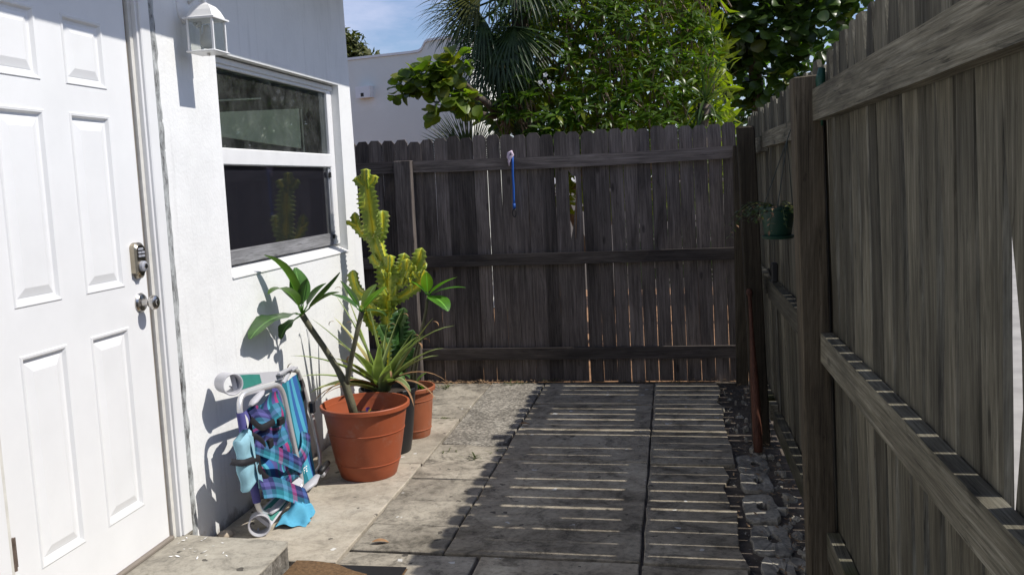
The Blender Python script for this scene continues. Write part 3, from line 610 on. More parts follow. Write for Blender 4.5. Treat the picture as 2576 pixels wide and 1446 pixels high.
# ------------------------------------------------------------------ fences
def picket_mesh(name, wd, th, ear, M, seed, hgt=1.0):
    r_ = random.Random(seed); n = 7; Lp = []; Rp = []
    for i in range(n):
        z = (hgt - ear) * i / (n - 1); Lp.append((-wd / 2 + r_.uniform(-.002, .002), z)); Rp.append((wd / 2 + r_.uniform(-.002, .002), z))
    mb = MB(); warp = r_.uniform(-.004, .004)
    rows = [(l, r) for l, r in zip(Lp, Rp)] + [((-wd / 2 + ear * .8, hgt), (wd / 2 - ear * .8, hgt + r_.uniform(-.004, .004)))]
    for (l, r) in rows:
        y = warp * math.sin(l[1] * 3)
        mb.v += [(l[0], y, l[1]), (r[0], y, r[1]), (r[0], y + th, r[1]), (l[0], y + th, l[1])]
    for i in range(len(rows) - 1):
        for k in range(4): mb.f.append((i * 4 + k, i * 4 + (k + 1) % 4, i * 4 + 4 + (k + 1) % 4, i * 4 + 4 + k))
    mb.f += [(3, 2, 1, 0), tuple(len(rows) * 4 - 4 + k for k in range(4))]
    return mb.mesh(name, M)
# back fence
bf = thing('back_fence', (-.95, 6.95, 0), 'dark weathered picket fence closing the far end of the patio', 'fence')
PW = .1045; bm = [picket_mesh('picket', .1018, .017, .028, m_back_v, i, 1.905) for i in range(6)]
f0 = lambda x: max(0, (x + 1.6) / 2.0)
HX = -.700; x = -3.35 + ((HX + 3.35) % PW); i = 0
while x < .45:
    if abs(x - HX) > .06:
        o = link('picket', bm[rnd.randrange(6)], bf); zt = 1.905 + jit(.012)
        o.location = Vector((x + .02 * f0(x), 6.9515 + jit(.0015), -.012 + jit(.006))) - ORG['back_fence']; o.scale = (1 + jit(.014), 1, (zt + .012) / 1.905)
        f = f0(x); o.rotation_euler = (0, -.022 * f + jit(.0016), 0)
    x += PW; i += 1
# the split picket with its hole
hp = MB(); ol = [(-.748, -.01), (-.650, -.01), (-.657, 1.10), (-.660, 1.3), (-.663, 1.6), (-.667, 1.88), (-.690, 1.905), (-.742, 1.905), (-.765, 1.88), (-.761, 1.62), (-.728, 1.575), (-.705, 1.57), (-.700, 1.52), (-.712, 1.35), (-.730, 1.2), (-.752, 1.1)]
hv = [(x, 6.952, z) for x, z in ol] + [(x, 6.969, z) for x, z in ol]; nh = len(ol); hp.add(hv, [tuple(range(nh)), tuple(range(nh, 2 * nh))[::-1]] + [(k, nh + k, nh + (k + 1) % nh, (k + 1) % nh) for k in range(nh)])
part('picket', hp, m_back_v, bf)['label'] = 'picket split open with a knot hole'
part('splinter', MB().tube([(-.715, 6.945, 1.10), (-.708, 6.938, 1.22), (-.700, 6.934, 1.38), (-.692, 6.938, 1.50)], [.006, .010, .009, .003], 6, flat=.4), m_splinter, bf)
for z0, z1, sk in ((1.652, 1.742, -.004), (.910, .998, 0), (.172, .264, 0)):
    for xa, xb in ((-3.4, -2.102), (-1.958, .46)):
        rb = MB(); rb.surf(lambda u, v: (0, 0, 0), 1, 1); rb = MB(); nsg = 10
        for k in range(nsg + 1):
            xx = xa + (xb - xa) * k / nsg; sag = -.012 * math.sin(math.pi * (xx + 2.0) / 2.4) if (z0 > 1.5 and xa > -2) else 0; e = jit(.0015)
            rb.v += [(xx, 6.911, z0 + sag + e), (xx, 6.911, z1 + sag + e), (xx, 6.949, z1 + sag + e), (xx, 6.949, z0 + sag + e)]
        for k in range(nsg):
            for q in range(4): rb.f.append((k * 4 + q, k * 4 + 4 + q, k * 4 + 4 + (q + 1) % 4, k * 4 + (q + 1) % 4))
        rb.f += [(0, 1, 2, 3), tuple(nsg * 4 + q for q in (3, 2, 1, 0))]
        part('rail', rb, m_back_h, bf)
part('post', MB().box(-2.095, -1.962, 6.845, 6.935, -.05, 1.745, .004), m_back_v, bf)
part('post', MB().box(.455, .54, 6.82, 6.905, -.05, 1.74, .004), m_post, bf)

# side fence: leans a little towards the patio
sf = thing('side_fence', (.6, 3.5, 0), 'tall grey weathered picket fence along the right side of the patio', 'fence')
LEAN = -.028
sm = [picket_mesh('picket', .1205, .018, .03, m_side_v, 40 + i, 1.95) for i in range(7)]
gaps = {}
y = .12; wide = {}
marks = []
while y < 6.9:
    marks.append(y); y += .1365 + jit(.004)
def worn_picket(yc, w, h, hi, lo, near_hi, near_lo, zc=1.34, sp=.30):
    # board whose edges have shrunk and bowed away from its neighbours between the rails
    mb = MB(); n = 18; ph = rnd.uniform(0, 6)
    for i in range(n + 1):
        z = .02 + (h - .02) * i / n; A = math.exp(-((z - zc) / sp) ** 2); B = math.exp(-((z - .5) / .24) ** 2); ear = .03 if i == n else 0
        w_ = .0022 * math.sin(z * 5 + ph) + jit(.0012); xo = math.sin(LEAN) * z; a, b = yc - w / 2 + near_hi * A + near_lo * B + ear + w_, yc + w / 2 - hi * A - lo * B - ear + w_
        cup = .003 * math.sin(z * 2.3 + ph)
        mb.v += [(.603 + xo + cup, a, z), (.603 + xo - cup, b, z), (.619 + xo, b, z), (.619 + xo, a, z)]
    for i in range(n):
        for q in range(4): mb.f.append((i * 4 + (q + 1) % 4, i * 4 + q, i * 4 + 4 + q, i * 4 + 4 + (q + 1) % 4))
    mb.f += [(0, 1, 2, 3), tuple(n * 4 + q for q in (3, 2, 1, 0))]
    part('picket', mb, m_side_v, sf)
special = {1.61: (.080, .0), 2.02: (.040, .02), 2.30: (.026, .022), 2.83: (.036, .02), 3.23: (.036, .03)}
taken = set()
for k, yy in enumerate(marks):
    if yy < 3.42:
        d_ = next((v for c_, v in special.items() if abs(yy - c_) < .0685 and c_ not in taken), None)
        if d_: taken.add(next(c_ for c_ in special if abs(yy - c_) < .0685))
        hi, lo = d_ or (rnd.choice((0, .006, .012, .02)), rnd.choice((0, .008, .016, .024)))
        worn_picket(yy, .1255, 1.955 + .075 * (3.4 - yy) / 1.6 + jit(.014), hi, lo, rnd.choice((0, 0, .006, .012)), rnd.choice((0, .006, .012)), *((1.19, .27) if hi > .07 else (1.34, .30))); continue
    zt = 1.945 + jit(.014); sy = 1.0 + rnd.choice((-.035, -.02, 0, 0, .02, .05, .09)) + jit(.012)
    if 5.42 < yy < 5.56: sy = .66
    o = link('picket', sm[rnd.randrange(7)], sf)
    zt = (1.945 if yy > 3.4 else 1.955 + .075 * (3.4 - yy) / 1.6) + jit(.014)
    sy = 1.0 + rnd.choice((-.035, -.02, 0, 0, .02, .05, .09)) + jit(.012)
    if 1.70 < yy < 1.84: sy = .86
    if 5.42 < yy < 5.56: sy = .66
    if abs(yy - 2.1) < .07 or abs(yy - 3.0) < .07: sy = .95
    o.location = Vector((.604 + jit(.0035), yy, .02 + jit(.012))) - ORG['side_fence']
    o.rotation_euler = (jit(.003), LEAN, -math.pi / 2 + 0 + jit(.02)); o.rotation_mode = 'XYZ'
    q = Quaternion((0, 1, 0), LEAN) @ Quaternion((1, 0, 0), jit(.005)) @ Quaternion((0, 0, 1), math.pi / 2 + math.pi + jit(.015))
    o.rotation_mode = 'QUATERNION'; o.rotation_quaternion = q
    o.scale = (sy, 1, (zt - .03) / 1.95)
def lean(mb, x0=.6):
    mb.v = [(p[0] + math.sin(LEAN) * p[2] if True else p[0], p[1], p[2]) for p in mb.v]; return mb
def srail(ya, yb, z0, z1, M, slope=0.0):
    mb = MB(); n = 12
    for k in range(n + 1):
        yy = ya + (yb - ya) * k / n; e = jit(.0015); dz = slope * (yy - ya); xb = .6005; xa = xb - .043
        mb.v += [(xa + jit(.001), yy, z0 + dz + e), (xa + jit(.001), yy, z1 + dz + e), (xb, yy, z1 + dz + e), (xb, yy, z0 + dz + e)]
    for k in range(n):
        for q in range(4): mb.f.append((k * 4 + q, k * 4 + (q + 1) % 4, k * 4 + 4 + (q + 1) % 4, k * 4 + 4 + q))
    mb.f += [(3, 2, 1, 0), tuple(n * 4 + q for q in range(4))]
    z = (z0 + z1) / 2; dxl = math.sin(LEAN) * z - .004
    mb.v = [(p[0] + dxl, p[1], p[2]) for p in mb.v]
    o = part('rail', mb, M, sf); return o
srail(.05, 3.43, 1.718, 1.828, m_side_h); srail(.05, 3.43, .848, .955, m_side_h); srail(.05, 3.43, .10, .20, m_side_low)
srail(3.565, 5.26, 1.672, 1.752, m_side_h, .004); srail(3.565, 5.26, .845, .948, m_side_h); srail(3.565, 5.26, .095, .19, m_side_low)
for z0, z1, M in ((1.66, 1.745, m_side_h), (.85, .95, m_side_h), (.10, .195, m_side_low)):
    srail(5.385, 5.485, z0, z1, M); srail(5.56, 6.8, z0, z1, M)
def post(xa, xb, ya, yb, h, dx):
    mb = MB().box(xa, xb, ya, yb, -.1, h, .006)
    mb.v = [(p[0] + dx * p[2] / h, p[1], p[2] + (jit(.004) if p[2] > 1 else 0)) for p in mb.v]; return part('post', mb, m_post, sf)
p1 = post(.489, .600 - .01, 3.44, 3.555, 1.880, -.050); p2 = post(.440, .535, 5.27, 5.375, 1.80, -.068)
post(.47, .56, .3, .41, 1.88, -.05)
# post crack
part('green_hook', MB().tube([(.535, 3.425, 1.90), (.53, 3.42, 1.86), (.533, 3.418, 1.78), (.535, 3.42, 1.70)], [.012, .018, .011, .004], 8), plain('green_plastic_strap', (0.012, 0.06, 0.035), 0.5), sf, True)
top('gate_latch', MB().box(.515, .548, 4.93, 4.985, .965, 1.07, .006).tube([(.51, 4.955, 1.0), (.50, 4.955, 1.04)], .006), m_black, 'small black latch box on the side fence beside the far post', 'latch', loc=(.53, 4.955, 1.0))

# ------------------------------------------------------------------ cord on the back fence
cd = thing('bungee_cord', (-1.177, 6.90, 1.5), 'blue cord with a snap hook hanging from the top rail of the back fence', 'cord')
cp = [(-1.172, 6.905, 1.76), (-1.172, 6.897, 1.69), (-1.175, 6.898, 1.6), (-1.173, 6.902, 1.5), (-1.176, 6.906, 1.42), (-1.176, 6.907, 1.372)]
part('cord', MB().tube(cp, .0085, 8), m_cord, cd, True)
part('knot', MB().tube([(-1.19, 6.90, 1.70), (-1.205, 6.893, 1.735), (-1.198, 6.89, 1.765), (-1.178, 6.892, 1.775), (-1.168, 6.894, 1.75), (-1.185, 6.89, 1.735), (-1.2, 6.89, 1.705), (-1.198, 6.892, 1.67)], [.008, .011, .012, .013, .011, .012, .009, .004], 8), m_knot, cd, True)
part('ferrule', MB().tube([(-1.176, 6.907, 1.385), (-1.176, 6.907, 1.345)], [.012, .010], 10), m_cord, cd, True)
hk = [(-1.176 + .014 * math.sin(a), 6.907, 1.312 + .03 * math.cos(a)) for a in [2 * math.pi * k / 14 for k in range(15)]]
part('snap_hook', MB().tube(hk, .0042, 6), m_black, cd, True)

# ------------------------------------------------------------------ bat leaning at the far post
ba = Vector((.452, 5.10, .0)); bt = Vector((.424, 5.225, .90))
bat = thing('baseball_bat', ba, 'worn reddish wooden bat standing knob up against the fence post', 'bat')
prof = [(0, .026), (.01, .033), (.06, .0345), (.25, .035), (.42, .0315), (.6, .022), (.75, .0155), (.93, .0135), (.955, .015), (.968, .0225), (.985, .0235), (1.0, .016)]
part('barrel', MB().tube([ba + (bt - ba) * f for f, r_ in prof[:7]], [r_ * .76 for f, r_ in prof[:7]], 18), m_bat, bat, 'auto')
part('handle', MB().tube([ba + (bt - ba) * f for f, r_ in prof[6:]], [r_ * .76 for f, r_ in prof[6:]], 18), m_bat, bat, 'auto')

# ------------------------------------------------------------------ leaves
def leaf_mb(base, d, up, Ln, W, droop=0.3, fold=0.25, nl=7, shape=None, twist=0.0, wavy=0.0, mb=None, petiole=0.0, tip=1.0):
    """a blade: starts along d, droops away from up; UV x runs across"""
    mb = mb or MB(); d = Vector(d).normalized(); up = Vector(up); side = d.cross(up)
    if side.length < 1e-4: side = d.cross(Vector((1, 0, 0)))
    side.normalize(); nrm = side.cross(d).normalized()
    shape = shape or (lambda v: math.sin(math.pi * min(1, v * .94 + .04)) ** .8)
    p = Vector(base); V = []; U = []; ang = 0; st_ = Ln / nl
    dd = d.copy()
    for j in range(nl + 1):
        v = j / nl; wv = W * .5 * shape(v); tw = twist * v
        s_ = side * math.cos(tw) + nrm * math.sin(tw)
        nn = s_.cross(dd).normalized()
        for i, u in enumerate((-1, 0, 1)):
            V.append(p + s_ * (u * wv) + nn * (abs(u) * fold * wv + (wavy * wv * math.sin(v * 13 + u))*abs(u))); U.append(((u + 1) / 2, v))
        q = Quaternion(side, -droop / nl * (0.4 + 1.2 * v)); dd = (q @ dd).normalized(); nrm = side.cross(dd).normalized(); p = p + dd * st_
    F = [(j * 3 + i, j * 3 + i + 1, j * 3 + 4 + i, j * 3 + 3 + i) for j in range(nl) for i in range(2)]
    mb.add(V, F, U); return mb

# pots
def pot_profile(rt, rb, h, t=.006, bands=()):
    out = [(rb * .97, 0.0), (rb, .006)]
    hs = sorted(set([.2 * h, .4 * h, .6 * h, .8 * h, h - .03]))
    for z in hs: out.append((rb + (rt - .012 - rb) * (z / h) ** .78, z))
    out += [(rt - .008, h - .028), (rt, h - .024), (rt + .001, h - .004), (rt - .003, h), (rt - .011, h - .001), (rt - .014, h - .03)]
    for z in (.8 * h, .6 * h): out.append((rb + (rt - .012 - rb) * (z / h) ** .78 - t, z))
    return out
def make_pot(root, c, rt, rb, h, M, soil, groove=None, n=48):
    pr = pot_profile(rt, rb, h)
    mb = MB().lathe(pr, c, n); po = part('pot', mb, M, root, 'auto')
    for z, dr in (groove or []):
        r_ = rb + (rt - .012 - rb) * (z / h) ** .78
        part('band', MB().lathe([(r_ - .001, z - .003), (r_ + .003, z - .001), (r_ + .003, z + .002), (r_ - .001, z + .004)], c, n, closed=True), M, po, 'auto')
    rs = rb + (rt - .012 - rb) * (soil / h) ** .78 - .004
    sb = MB(); sb.v.append((c[0], c[1], c[2] + soil + .006))
    for k in range(24): a = 2 * math.pi * k / 24; sb.v.append((c[0] + rs * math.cos(a), c[1] + rs * math.sin(a), c[2] + soil + jit(.004)))
    sb.f = [(0, 1 + k, 1 + (k + 1) % 24) for k in range(24)]
    part('soil', sb, m_soil, root); return po

# plumeria in the big terracotta pot
pc = (-1.652, 4.63, .004)
pl = thing('potted_plumeria', pc, 'forked plumeria in a large terracotta pot beside the folded chair', 'potted plant')
make_pot(pl, pc, .240, .152, .398, m_terra, .30, [(.255, 0), (.085, 0)])
stem1 = [(-1.70, 4.61, .29), (-1.722, 4.61, .40), (-1.745, 4.605, .50), (-1.785, 4.595, .60), (-1.845, 4.575, .72), (-1.905, 4.553, .83), (-1.937, 4.54, .898)]
stem2 = [(-1.742, 4.605, .492), (-1.730, 4.60, .54), (-1.695, 4.58, .65), (-1.655, 4.565, .77), (-1.612, 4.555, .905)]
part('stem', MB().tube(stem1, [.024, .023, .022, .017, .016, .016, .017], 12), m_stem, pl, True)
part('stem', MB().tube(stem2, [.015, .0145, .0135, .013, .014], 12), m_stem, pl, True)
def plum_leaf(root, b, tip, W, M, droop=.5, fold=.18, up=(0, 0, 1), wavy=.0, pet=.05, twist=0.0):
    b = Vector(b); t_ = Vector(tip); d = (t_ - b); Ln = d.length * 1.05; W = W * 1.3
    u = Vector(up); sd_ = d.cross(u); 
    if sd_.length < 1e-3: sd_ = Vector((1, 0, 0))
    d2_ = Quaternion(sd_.normalized(), droop * .5) @ d.normalized()
    mb = MB(); pe = b + d2_ * pet; mb2 = MB().tube([b, pe], [.005, .0035], 6)
    def shp(v): return max(.06, math.sin(math.pi * (v ** .85) * .97 + .03)) ** .75
    leaf_mb(pe, d2_, u, max(.05, Ln - pet), W, droop, fold, 9, shp, twist, wavy, mb)
    lf = part('leaf', mb, M, root, True); part('petiole', mb2, m_plum_y, lf, True)
H1 = (-1.937, 4.54, .90)
for tip, W, dr, fo, wv, M in (
    ((-2.045, 4.30, 1.20), .055, .9, .75, .05, m_plum), ((-1.972, 4.56, 1.135), .105, .25, .12, .0, m_plum), ((-1.875, 4.50, 1.08), .045, .2, .8, 0, m_plum),
    ((-1.715, 4.50, 1.125), .062, -.35, .35, .0, m_plum), ((-2.04, 4.28, .975), .080, 1.7, .25, .06, m_plum), ((-1.735, 4.58, .985), .05, .5, .55, .03, m_plum),
    ((-2.03, 4.13, .80), .125, .8, .12, .10, m_plum), ((-2.00, 4.44, .765), .075, .9, .2, .12, m_plum), ((-1.83, 4.66, 1.03), .06, .5, .3, .0, m_plum)):
    plum_leaf(pl, H1, tip, W, M, dr, fo, wavy=wv, pet=.055)
H2 = (-1.612, 4.555, .905)
for tip, W, dr, fo in (((-1.452, 4.50, 1.03), .072, .3, .15), ((-1.685, 4.47, 1.07), .062, .2, .12), ((-1.775, 4.56, .985), .045, .4, .5), ((-1.57, 4.70, 1.02), .05, .4, .3), ((-1.52, 4.66, .84), .05, .9, .3)):
    plum_leaf(pl, H2, tip, W, m_plum_y if W > .07 else m_plum, dr, fo, pet=.03)
# little pansy growing in the pot
pa = thing('pansy', (-1.60, 4.56, .31), 'small pansy with a violet and yellow flower growing inside the large pot', 'flower')
for k in range(9):
    a = k * 2.4; r_ = rnd.uniform(.03, .07); part('leaf', leaf_mb((-1.60, 4.56, .308), (math.cos(a), math.sin(a), rnd.uniform(.5, 1.2)), (0, 0, 1), r_ + .02, .022, 1.0, .1, 4), m_vine, pa, True)
part('stem', MB().tube([(-1.60, 4.56, .30), (-1.605, 4.55, .35), (-1.60, 4.535, .385)], .002, 5), m_vine, pa)
for k in range(5):
    a = k * 1.257; part('petal', leaf_mb((-1.60, 4.532, .387), (math.cos(a), -.35, math.sin(a)), (0, -1, .2), .016, .016, .3, .1, 3), (m_pansy if k in (1, 2, 3) else m_yellow), pa, True)

# strap-leaved plant in the tall black pot
bc = (-1.655, 5.055, .004)
bp = thing('potted_strap_plant', bc, 'striped strap-leaved plant with dry tips in a tall black pot behind the big terracotta pot', 'potted plant')
make_pot(bp, bc, .172, .115, .385, m_blackpot, .34)
SB = Vector((-1.675, 5.02, .37))
def strap(tip, W, droop, dry=False):
    W *= 1.75; b = SB + Vector((jit(.03), jit(.03), jit(.01))); t_ = Vector(tip); d = t_ - b; Ln = d.length * (1 + .03 * abs(droop)); sd_ = d.cross(Vector((0, 0, 1)))
    if sd_.length < 1e-3: sd_ = Vector((1, 0, 0))
    d2_ = Quaternion(sd_.normalized(), droop * .5) @ d.normalized()
    shp = lambda v: (1 - v) ** .55 * (.75 + .35 * math.sin(math.pi * min(1, v * 1.4))) + .02
    lf = part('leaf', leaf_mb(b, d2_, (0, 0, 1), Ln, W, droop, .45, 10, shp), m_dry if dry else m_pine, bp, True)
    if rnd.random() < .55 and not dry:
        part('dry_tip', leaf_mb(t_ - d2_ * .02, (d.normalized() + Vector((0, 0, -.6))), (0, 0, 1), .055, .012, 2.2, .4, 5), m_dry, lf, True)
for tip, W, dr in (((-2.04, 4.55, .645), .042, .55), ((-2.02, 4.84, .83), .040, .25), ((-1.86, 4.95, 1.0), .036, .12), ((-1.19, 4.95, .72), .042, .9), ((-1.30, 4.95, .575), .046, .7), ((-1.54, 4.98, .835), .042, .1), ((-1.335, 4.98, .80), .036, .15),
    ((-2.05, 4.70, .50), .042, .5), ((-1.95, 4.6, .42), .05, .8), ((-1.42, 4.72, .40), .05, 1.3), ((-1.25, 4.9, .62), .042, .75), ((-1.72, 5.0, .88), .042, .05), ((-1.80, 4.95, .80), .045, .1), ((-1.62, 5.02, .78), .045, .1), ((-1.48, 5.02, .72), .045, .2),
    ((-1.95, 5.05, .66), .042, .4), ((-1.98, 4.75, .40), .048, 1.0), ((-1.5, 4.70, .56), .050, .6), ((-1.36, 4.78, .70), .044, .5), ((-1.85, 4.72, .60), .046, .6), ((-1.92, 4.98, .94), .032, .2), ((-1.75, 4.66, .66), .046, .5), ((-1.58, 4.74, .70), .046, .3), ((-1.44, 5.15, .66), .04, .4), ((-2.0, 5.1, .78), .038, .3)):
    strap((tip[0] + jit(.015), tip[1] + jit(.015), tip[2] + jit(.015)), W, dr)
for tip, dr in (((-1.30, 4.85, .30), 1.6), ((-1.98, 4.66, .33), 1.3), ((-1.40, 4.76, .26), 2.0), ((-2.0, 4.9, .34), 1.2), ((-1.27, 5.05, .36), 1.5), ((-1.9, 4.55, .36), 1.4)): strap(tip, .022, dr, True)

# candelabra cactus
cc = (-1.835, 5.615, .004)
ca = thing('candelabra_cactus', cc, 'tall branching yellow-green cactus with toothed ribs at the house corner', 'cactus')
make_pot(ca, cc, .115, .085, .30, m_terra2, .26)
def cact(path, rad, M=None, ribs=3, ph=0.3, tip=True, name='branch'):
    rad *= .90 if rad > .05 else .78
    pts = [Vector(p) for p in path]
    # resample
    L_ = [0]
    for a, b in zip(pts, pts[1:]): L_.append(L_[-1] + (b - a).length)
    n = max(8, int(L_[-1] / .0095)); P = []
    for i in range(n + 1):
        s = L_[-1] * i / n; k = 0
        while k < len(L_) - 2 and L_[k + 1] < s: k += 1
        f = (s - L_[k]) / max(1e-6, L_[k + 1] - L_[k]); P.append(pts[k].lerp(pts[k + 1], f))
    for _ in range(6): P = [P[0]] + [(P[i - 1] + P[i] * 2 + P[i + 1]) / 4 for i in range(1, n)] + [P[-1]]
    m_ = ribs * 6; mb = MB(); prev = None
    for i, p in enumerate(P):
        t = (P[min(i + 1, n)] - P[max(i - 1, 0)]).normalized()
        u = t.cross(Vector((0.2, 1, 0.1))).normalized() if prev is None else (prev - t * prev.dot(t)).normalized(); prev = u; w = t.cross(u)
        v = i / n; env = min(1, .62 + v * 2.2) * (math.sqrt(max(0.0, 1 - ((v - .86) / .14) ** 2)) if tip and v > .86 else 1); env = max(.12, env)
        tooth = .5 + .5 * math.cos(i * 2 * math.pi / 3.0); wob = 1 + .08 * math.sin(i * .33 + ph * 7)
        for k in range(m_):
            a = 2 * math.pi * k / m_; q = (k % 6) / 6; e = abs(1 - 2 * q) ** 1.25   # 1 at the rib edge, 0 in the valley
            r_ = rad * env * wob * (.24 + .76 * e * (1 + (.62 * tooth if k % 6 == 0 else 0)))
            mb.v.append(p + (u * math.cos(a + ph) + w * math.sin(a + ph)) * r_); mb.attr.append(min(1, e + (.15 if k % 6 == 0 else 0)))
    for i in range(n):
        for k in range(m_): mb.f.append((i * m_ + k, i * m_ + (k + 1) % m_, (i + 1) * m_ + (k + 1) % m_, (i + 1) * m_ + k))
    mb.f.append(tuple(n * m_ + k for k in range(m_))); return part(name, mb, M or m_cactus, ca, False)
Yc = 5.6
def c3(*p): return [(x, Yc + dy, z) for x, z, dy in [(q + (0,))[:3] if len(q) == 2 else q for q in p]]
cact(c3((-1.83, .25, .01), (-1.80, .60), (-1.80, .83)), .060, m_cactus, 3, .2, False, 'trunk')
cact(c3((-1.80, .78), (-1.795, .95), (-1.785, 1.08)), .068, None, 3, .9)
cact(c3((-1.80, 1.03), (-1.83, 1.13), (-1.862, 1.25)), .052, None, 3, .3)
cact(c3((-1.858, 1.20), (-1.874, 1.36), (-1.885, 1.50), (-1.893, 1.575)), .064, None, 3, .75, True)
cact(c3((-1.893, 1.54), (-1.898, 1.60), (-1.893, 1.672)), .042, None, 3, .2)
cact(c3((-1.893, 1.555), (-1.94, 1.585), (-1.962, 1.625)), .034, None, 3, .6); cact(c3((-1.893, 1.555), (-1.85, 1.58), (-1.832, 1.628)), .036, None, 3, .1)
cact(c3((-1.865, 1.215), (-1.93, 1.255), (-1.972, 1.31), (-1.985, 1.40)), .037, None, 3, .4); cact(c3((-1.975, 1.315, -.01), (-2.01, 1.33, -.03), (-2.03, 1.35, -.05)), .02, None, 3, .5)
cact(c3((-1.868, 1.22), (-1.83, 1.245), (-1.805, 1.30), (-1.803, 1.405)), .046, None, 3, 1.0)
cact(c3((-1.80, 1.05), (-1.86, 1.07), (-1.885, 1.13)), .042, None, 3, .3); cact(c3((-1.79, 1.0, .02), (-1.76, 1.05, -.05), (-1.75, 1.125, -.06)), .042, None, 3, .2)
cact(c3((-1.78, .98), (-1.72, 1.02), (-1.685, 1.07), (-1.672, 1.13)), .046, None, 3, .8)
cact(c3((-1.785, .90), (-1.69, .955), (-1.62, 1.02), (-1.575, 1.075), (-1.556, 1.16)), .050, None, 3, .5)
cact(c3((-1.60, 1.03), (-1.565, 1.035), (-1.53, 1.06)), .036, None, 3, .2); cact(c3((-1.665, .975, -.02), (-1.64, 1.04, -.06), (-1.635, 1.10, -.06)), .038, None, 3, .6)
cact(c3((-1.79, .83), (-1.70, .86), (-1.62, .91), (-1.565, .965), (-1.55, 1.02)), .044, None, 3, .9)
cact(c3((-1.80, .83), (-1.90, .84), (-1.985, .885), (-2.015, .95), (-2.02, 1.03)), .046, None, 3, .3)
cact(c3((-1.79, .76, -.02), (-1.85, .78, -.12), (-1.885, .83, -.15), (-1.89, .90, -.15)), .04, None, 3, .3)
cact(c3((-1.78, .62), (-1.88, .65, -.05), (-1.915, .72, -.08), (-1.93, .84, -.08)), .042, None, 3, .7)
for path, r_ in ((((-1.75, .34, -.05), (-1.71, .5, -.1), (-1.70, .78, -.12)), .058), (((-1.70, .55, -.12), (-1.63, .58, -.14), (-1.60, .66, -.15)), .04), (((-1.71, .6, -.12), (-1.78, .62, -.16), (-1.81, .70, -.17)), .04),
                 (((-1.70, .45, -.12), (-1.61, .47, -.16), (-1.575, .55, -.17)), .036), (((-1.74, .3, -.1), (-1.80, .42, -.18), (-1.79, .55, -.2)), .036), (((-1.70, .68, -.12), (-1.66, .74, -.14), (-1.655, .80, -.14)), .034)):
    cact(c3(*path), r_, m_cactus_low, 3, r_ * 20)
for k in range(16):   # young yellow offsets among the branches
    b = Vector((rnd.uniform(-1.80, -1.56), Yc - .05 + jit(.03), rnd.uniform(.86, 1.06))); a = rnd.uniform(.6, 2.5)
    cact([b, b + Vector((.02 * math.cos(a), -.015, .02)), b + Vector((.035 * math.cos(a), -.02, .05))], .017, None, 3, k * .3, True, 'offset')

# second plumeria in the smaller terracotta pot
p3 = (-1.615, 5.385, .004)
s3 = thing('potted_sapling', p3, 'thin young plumeria with bright torn leaves in the smaller terracotta pot', 'potted plant')
make_pot(s3, p3, .150, .105, .315, m_terra2, .27, [(.235, 0), (.05, 0)])
part('stem', MB().tube([(-1.60, 5.37, .26), (-1.54, 5.25, .45), (-1.485, 5.22, .66), (-1.44, 5.2, .82), (-1.425, 5.2, .905)], [.012, .011, .010, .009, .010], 8), m_stem, s3, True)
part('stem', MB().tube([(-1.62, 5.39, .26), (-1.57, 5.27, .45), (-1.52, 5.24, .60), (-1.47, 5.22, .74)], [.010, .009, .008, .006], 8), m_stem, s3, True)
H3 = (-1.425, 5.2, .905)
for tip, W, dr, fo in (((-1.235, 5.15, 1.0), .062, .35, .2), ((-1.20, 5.2, .93), .05, .5, .2), ((-1.285, 5.08, .81), .095, .8, .12), ((-1.405, 5.12, 1.04), .055, .2, .25), ((-1.51, 5.15, .985), .06, .4, .2), ((-1.45, 5.3, 1.02), .05, .3, .3)): plum_leaf(s3, H3, tip, W, m_plum_y, dr, fo, pet=.022)
for k in range(14):
    a = rnd.uniform(0, 6.28); b = Vector((-1.575 + jit(.07), 5.33 + jit(.06), .29)); part('leaf', leaf_mb(b, (math.cos(a), math.sin(a) - .4, rnd.uniform(.8, 2)), (0, 0, 1), rnd.uniform(.09, .22), .035, 1.0, .2, 5, None, 0, .1), m_plum, s3, True)

# ------------------------------------------------------------------ folded beach chair against the wall
ch = thing('beach_chair', (-1.93, 4.1, 0), 'folded blue striped backpack beach chair with grey plastic arms leaning on the white wall', 'chair')
def loop(cs, r_, rc, n=10, M=m_alu, name='frame', flat=None):
    P = []
    for i in range(len(cs)):
        c, a, b = Vector(cs[i]), Vector(cs[i - 1]), Vector(cs[(i + 1) % len(cs)])
        pa_, pb_ = c + (a - c).normalized() * rc, c + (b - c).normalized() * rc
        for k in range(7): f = k / 6; P.append(pa_.lerp(c, f).lerp(c.lerp(pb_, f), f))
    P.append(P[0]); P.append(P[1])
    return part(name, MB().tube(P, r_, n, False), M, ch, True)
TL, TR, BR, BL = Vector((-1.91, 3.70, .662)), Vector((-1.90, 4.14, .618)), Vector((-1.87, 4.245, .045)), Vector((-1.862, 3.73, .095))
loop([TL, TR, BR, BL], .0135, .085)
part('frame', MB().tube([(-2.03, 4.30, .60), (-2.032, 4.55, .60), (-2.025, 4.63, .575), (-2.015, 4.66, .50), (-1.985, 4.70, .28), (-1.955, 4.69, .09), (-1.945, 4.66, .035), (-1.945, 4.60, .02), (-1.94, 4.30, .03)], .0125, 10), m_alu, ch, True)
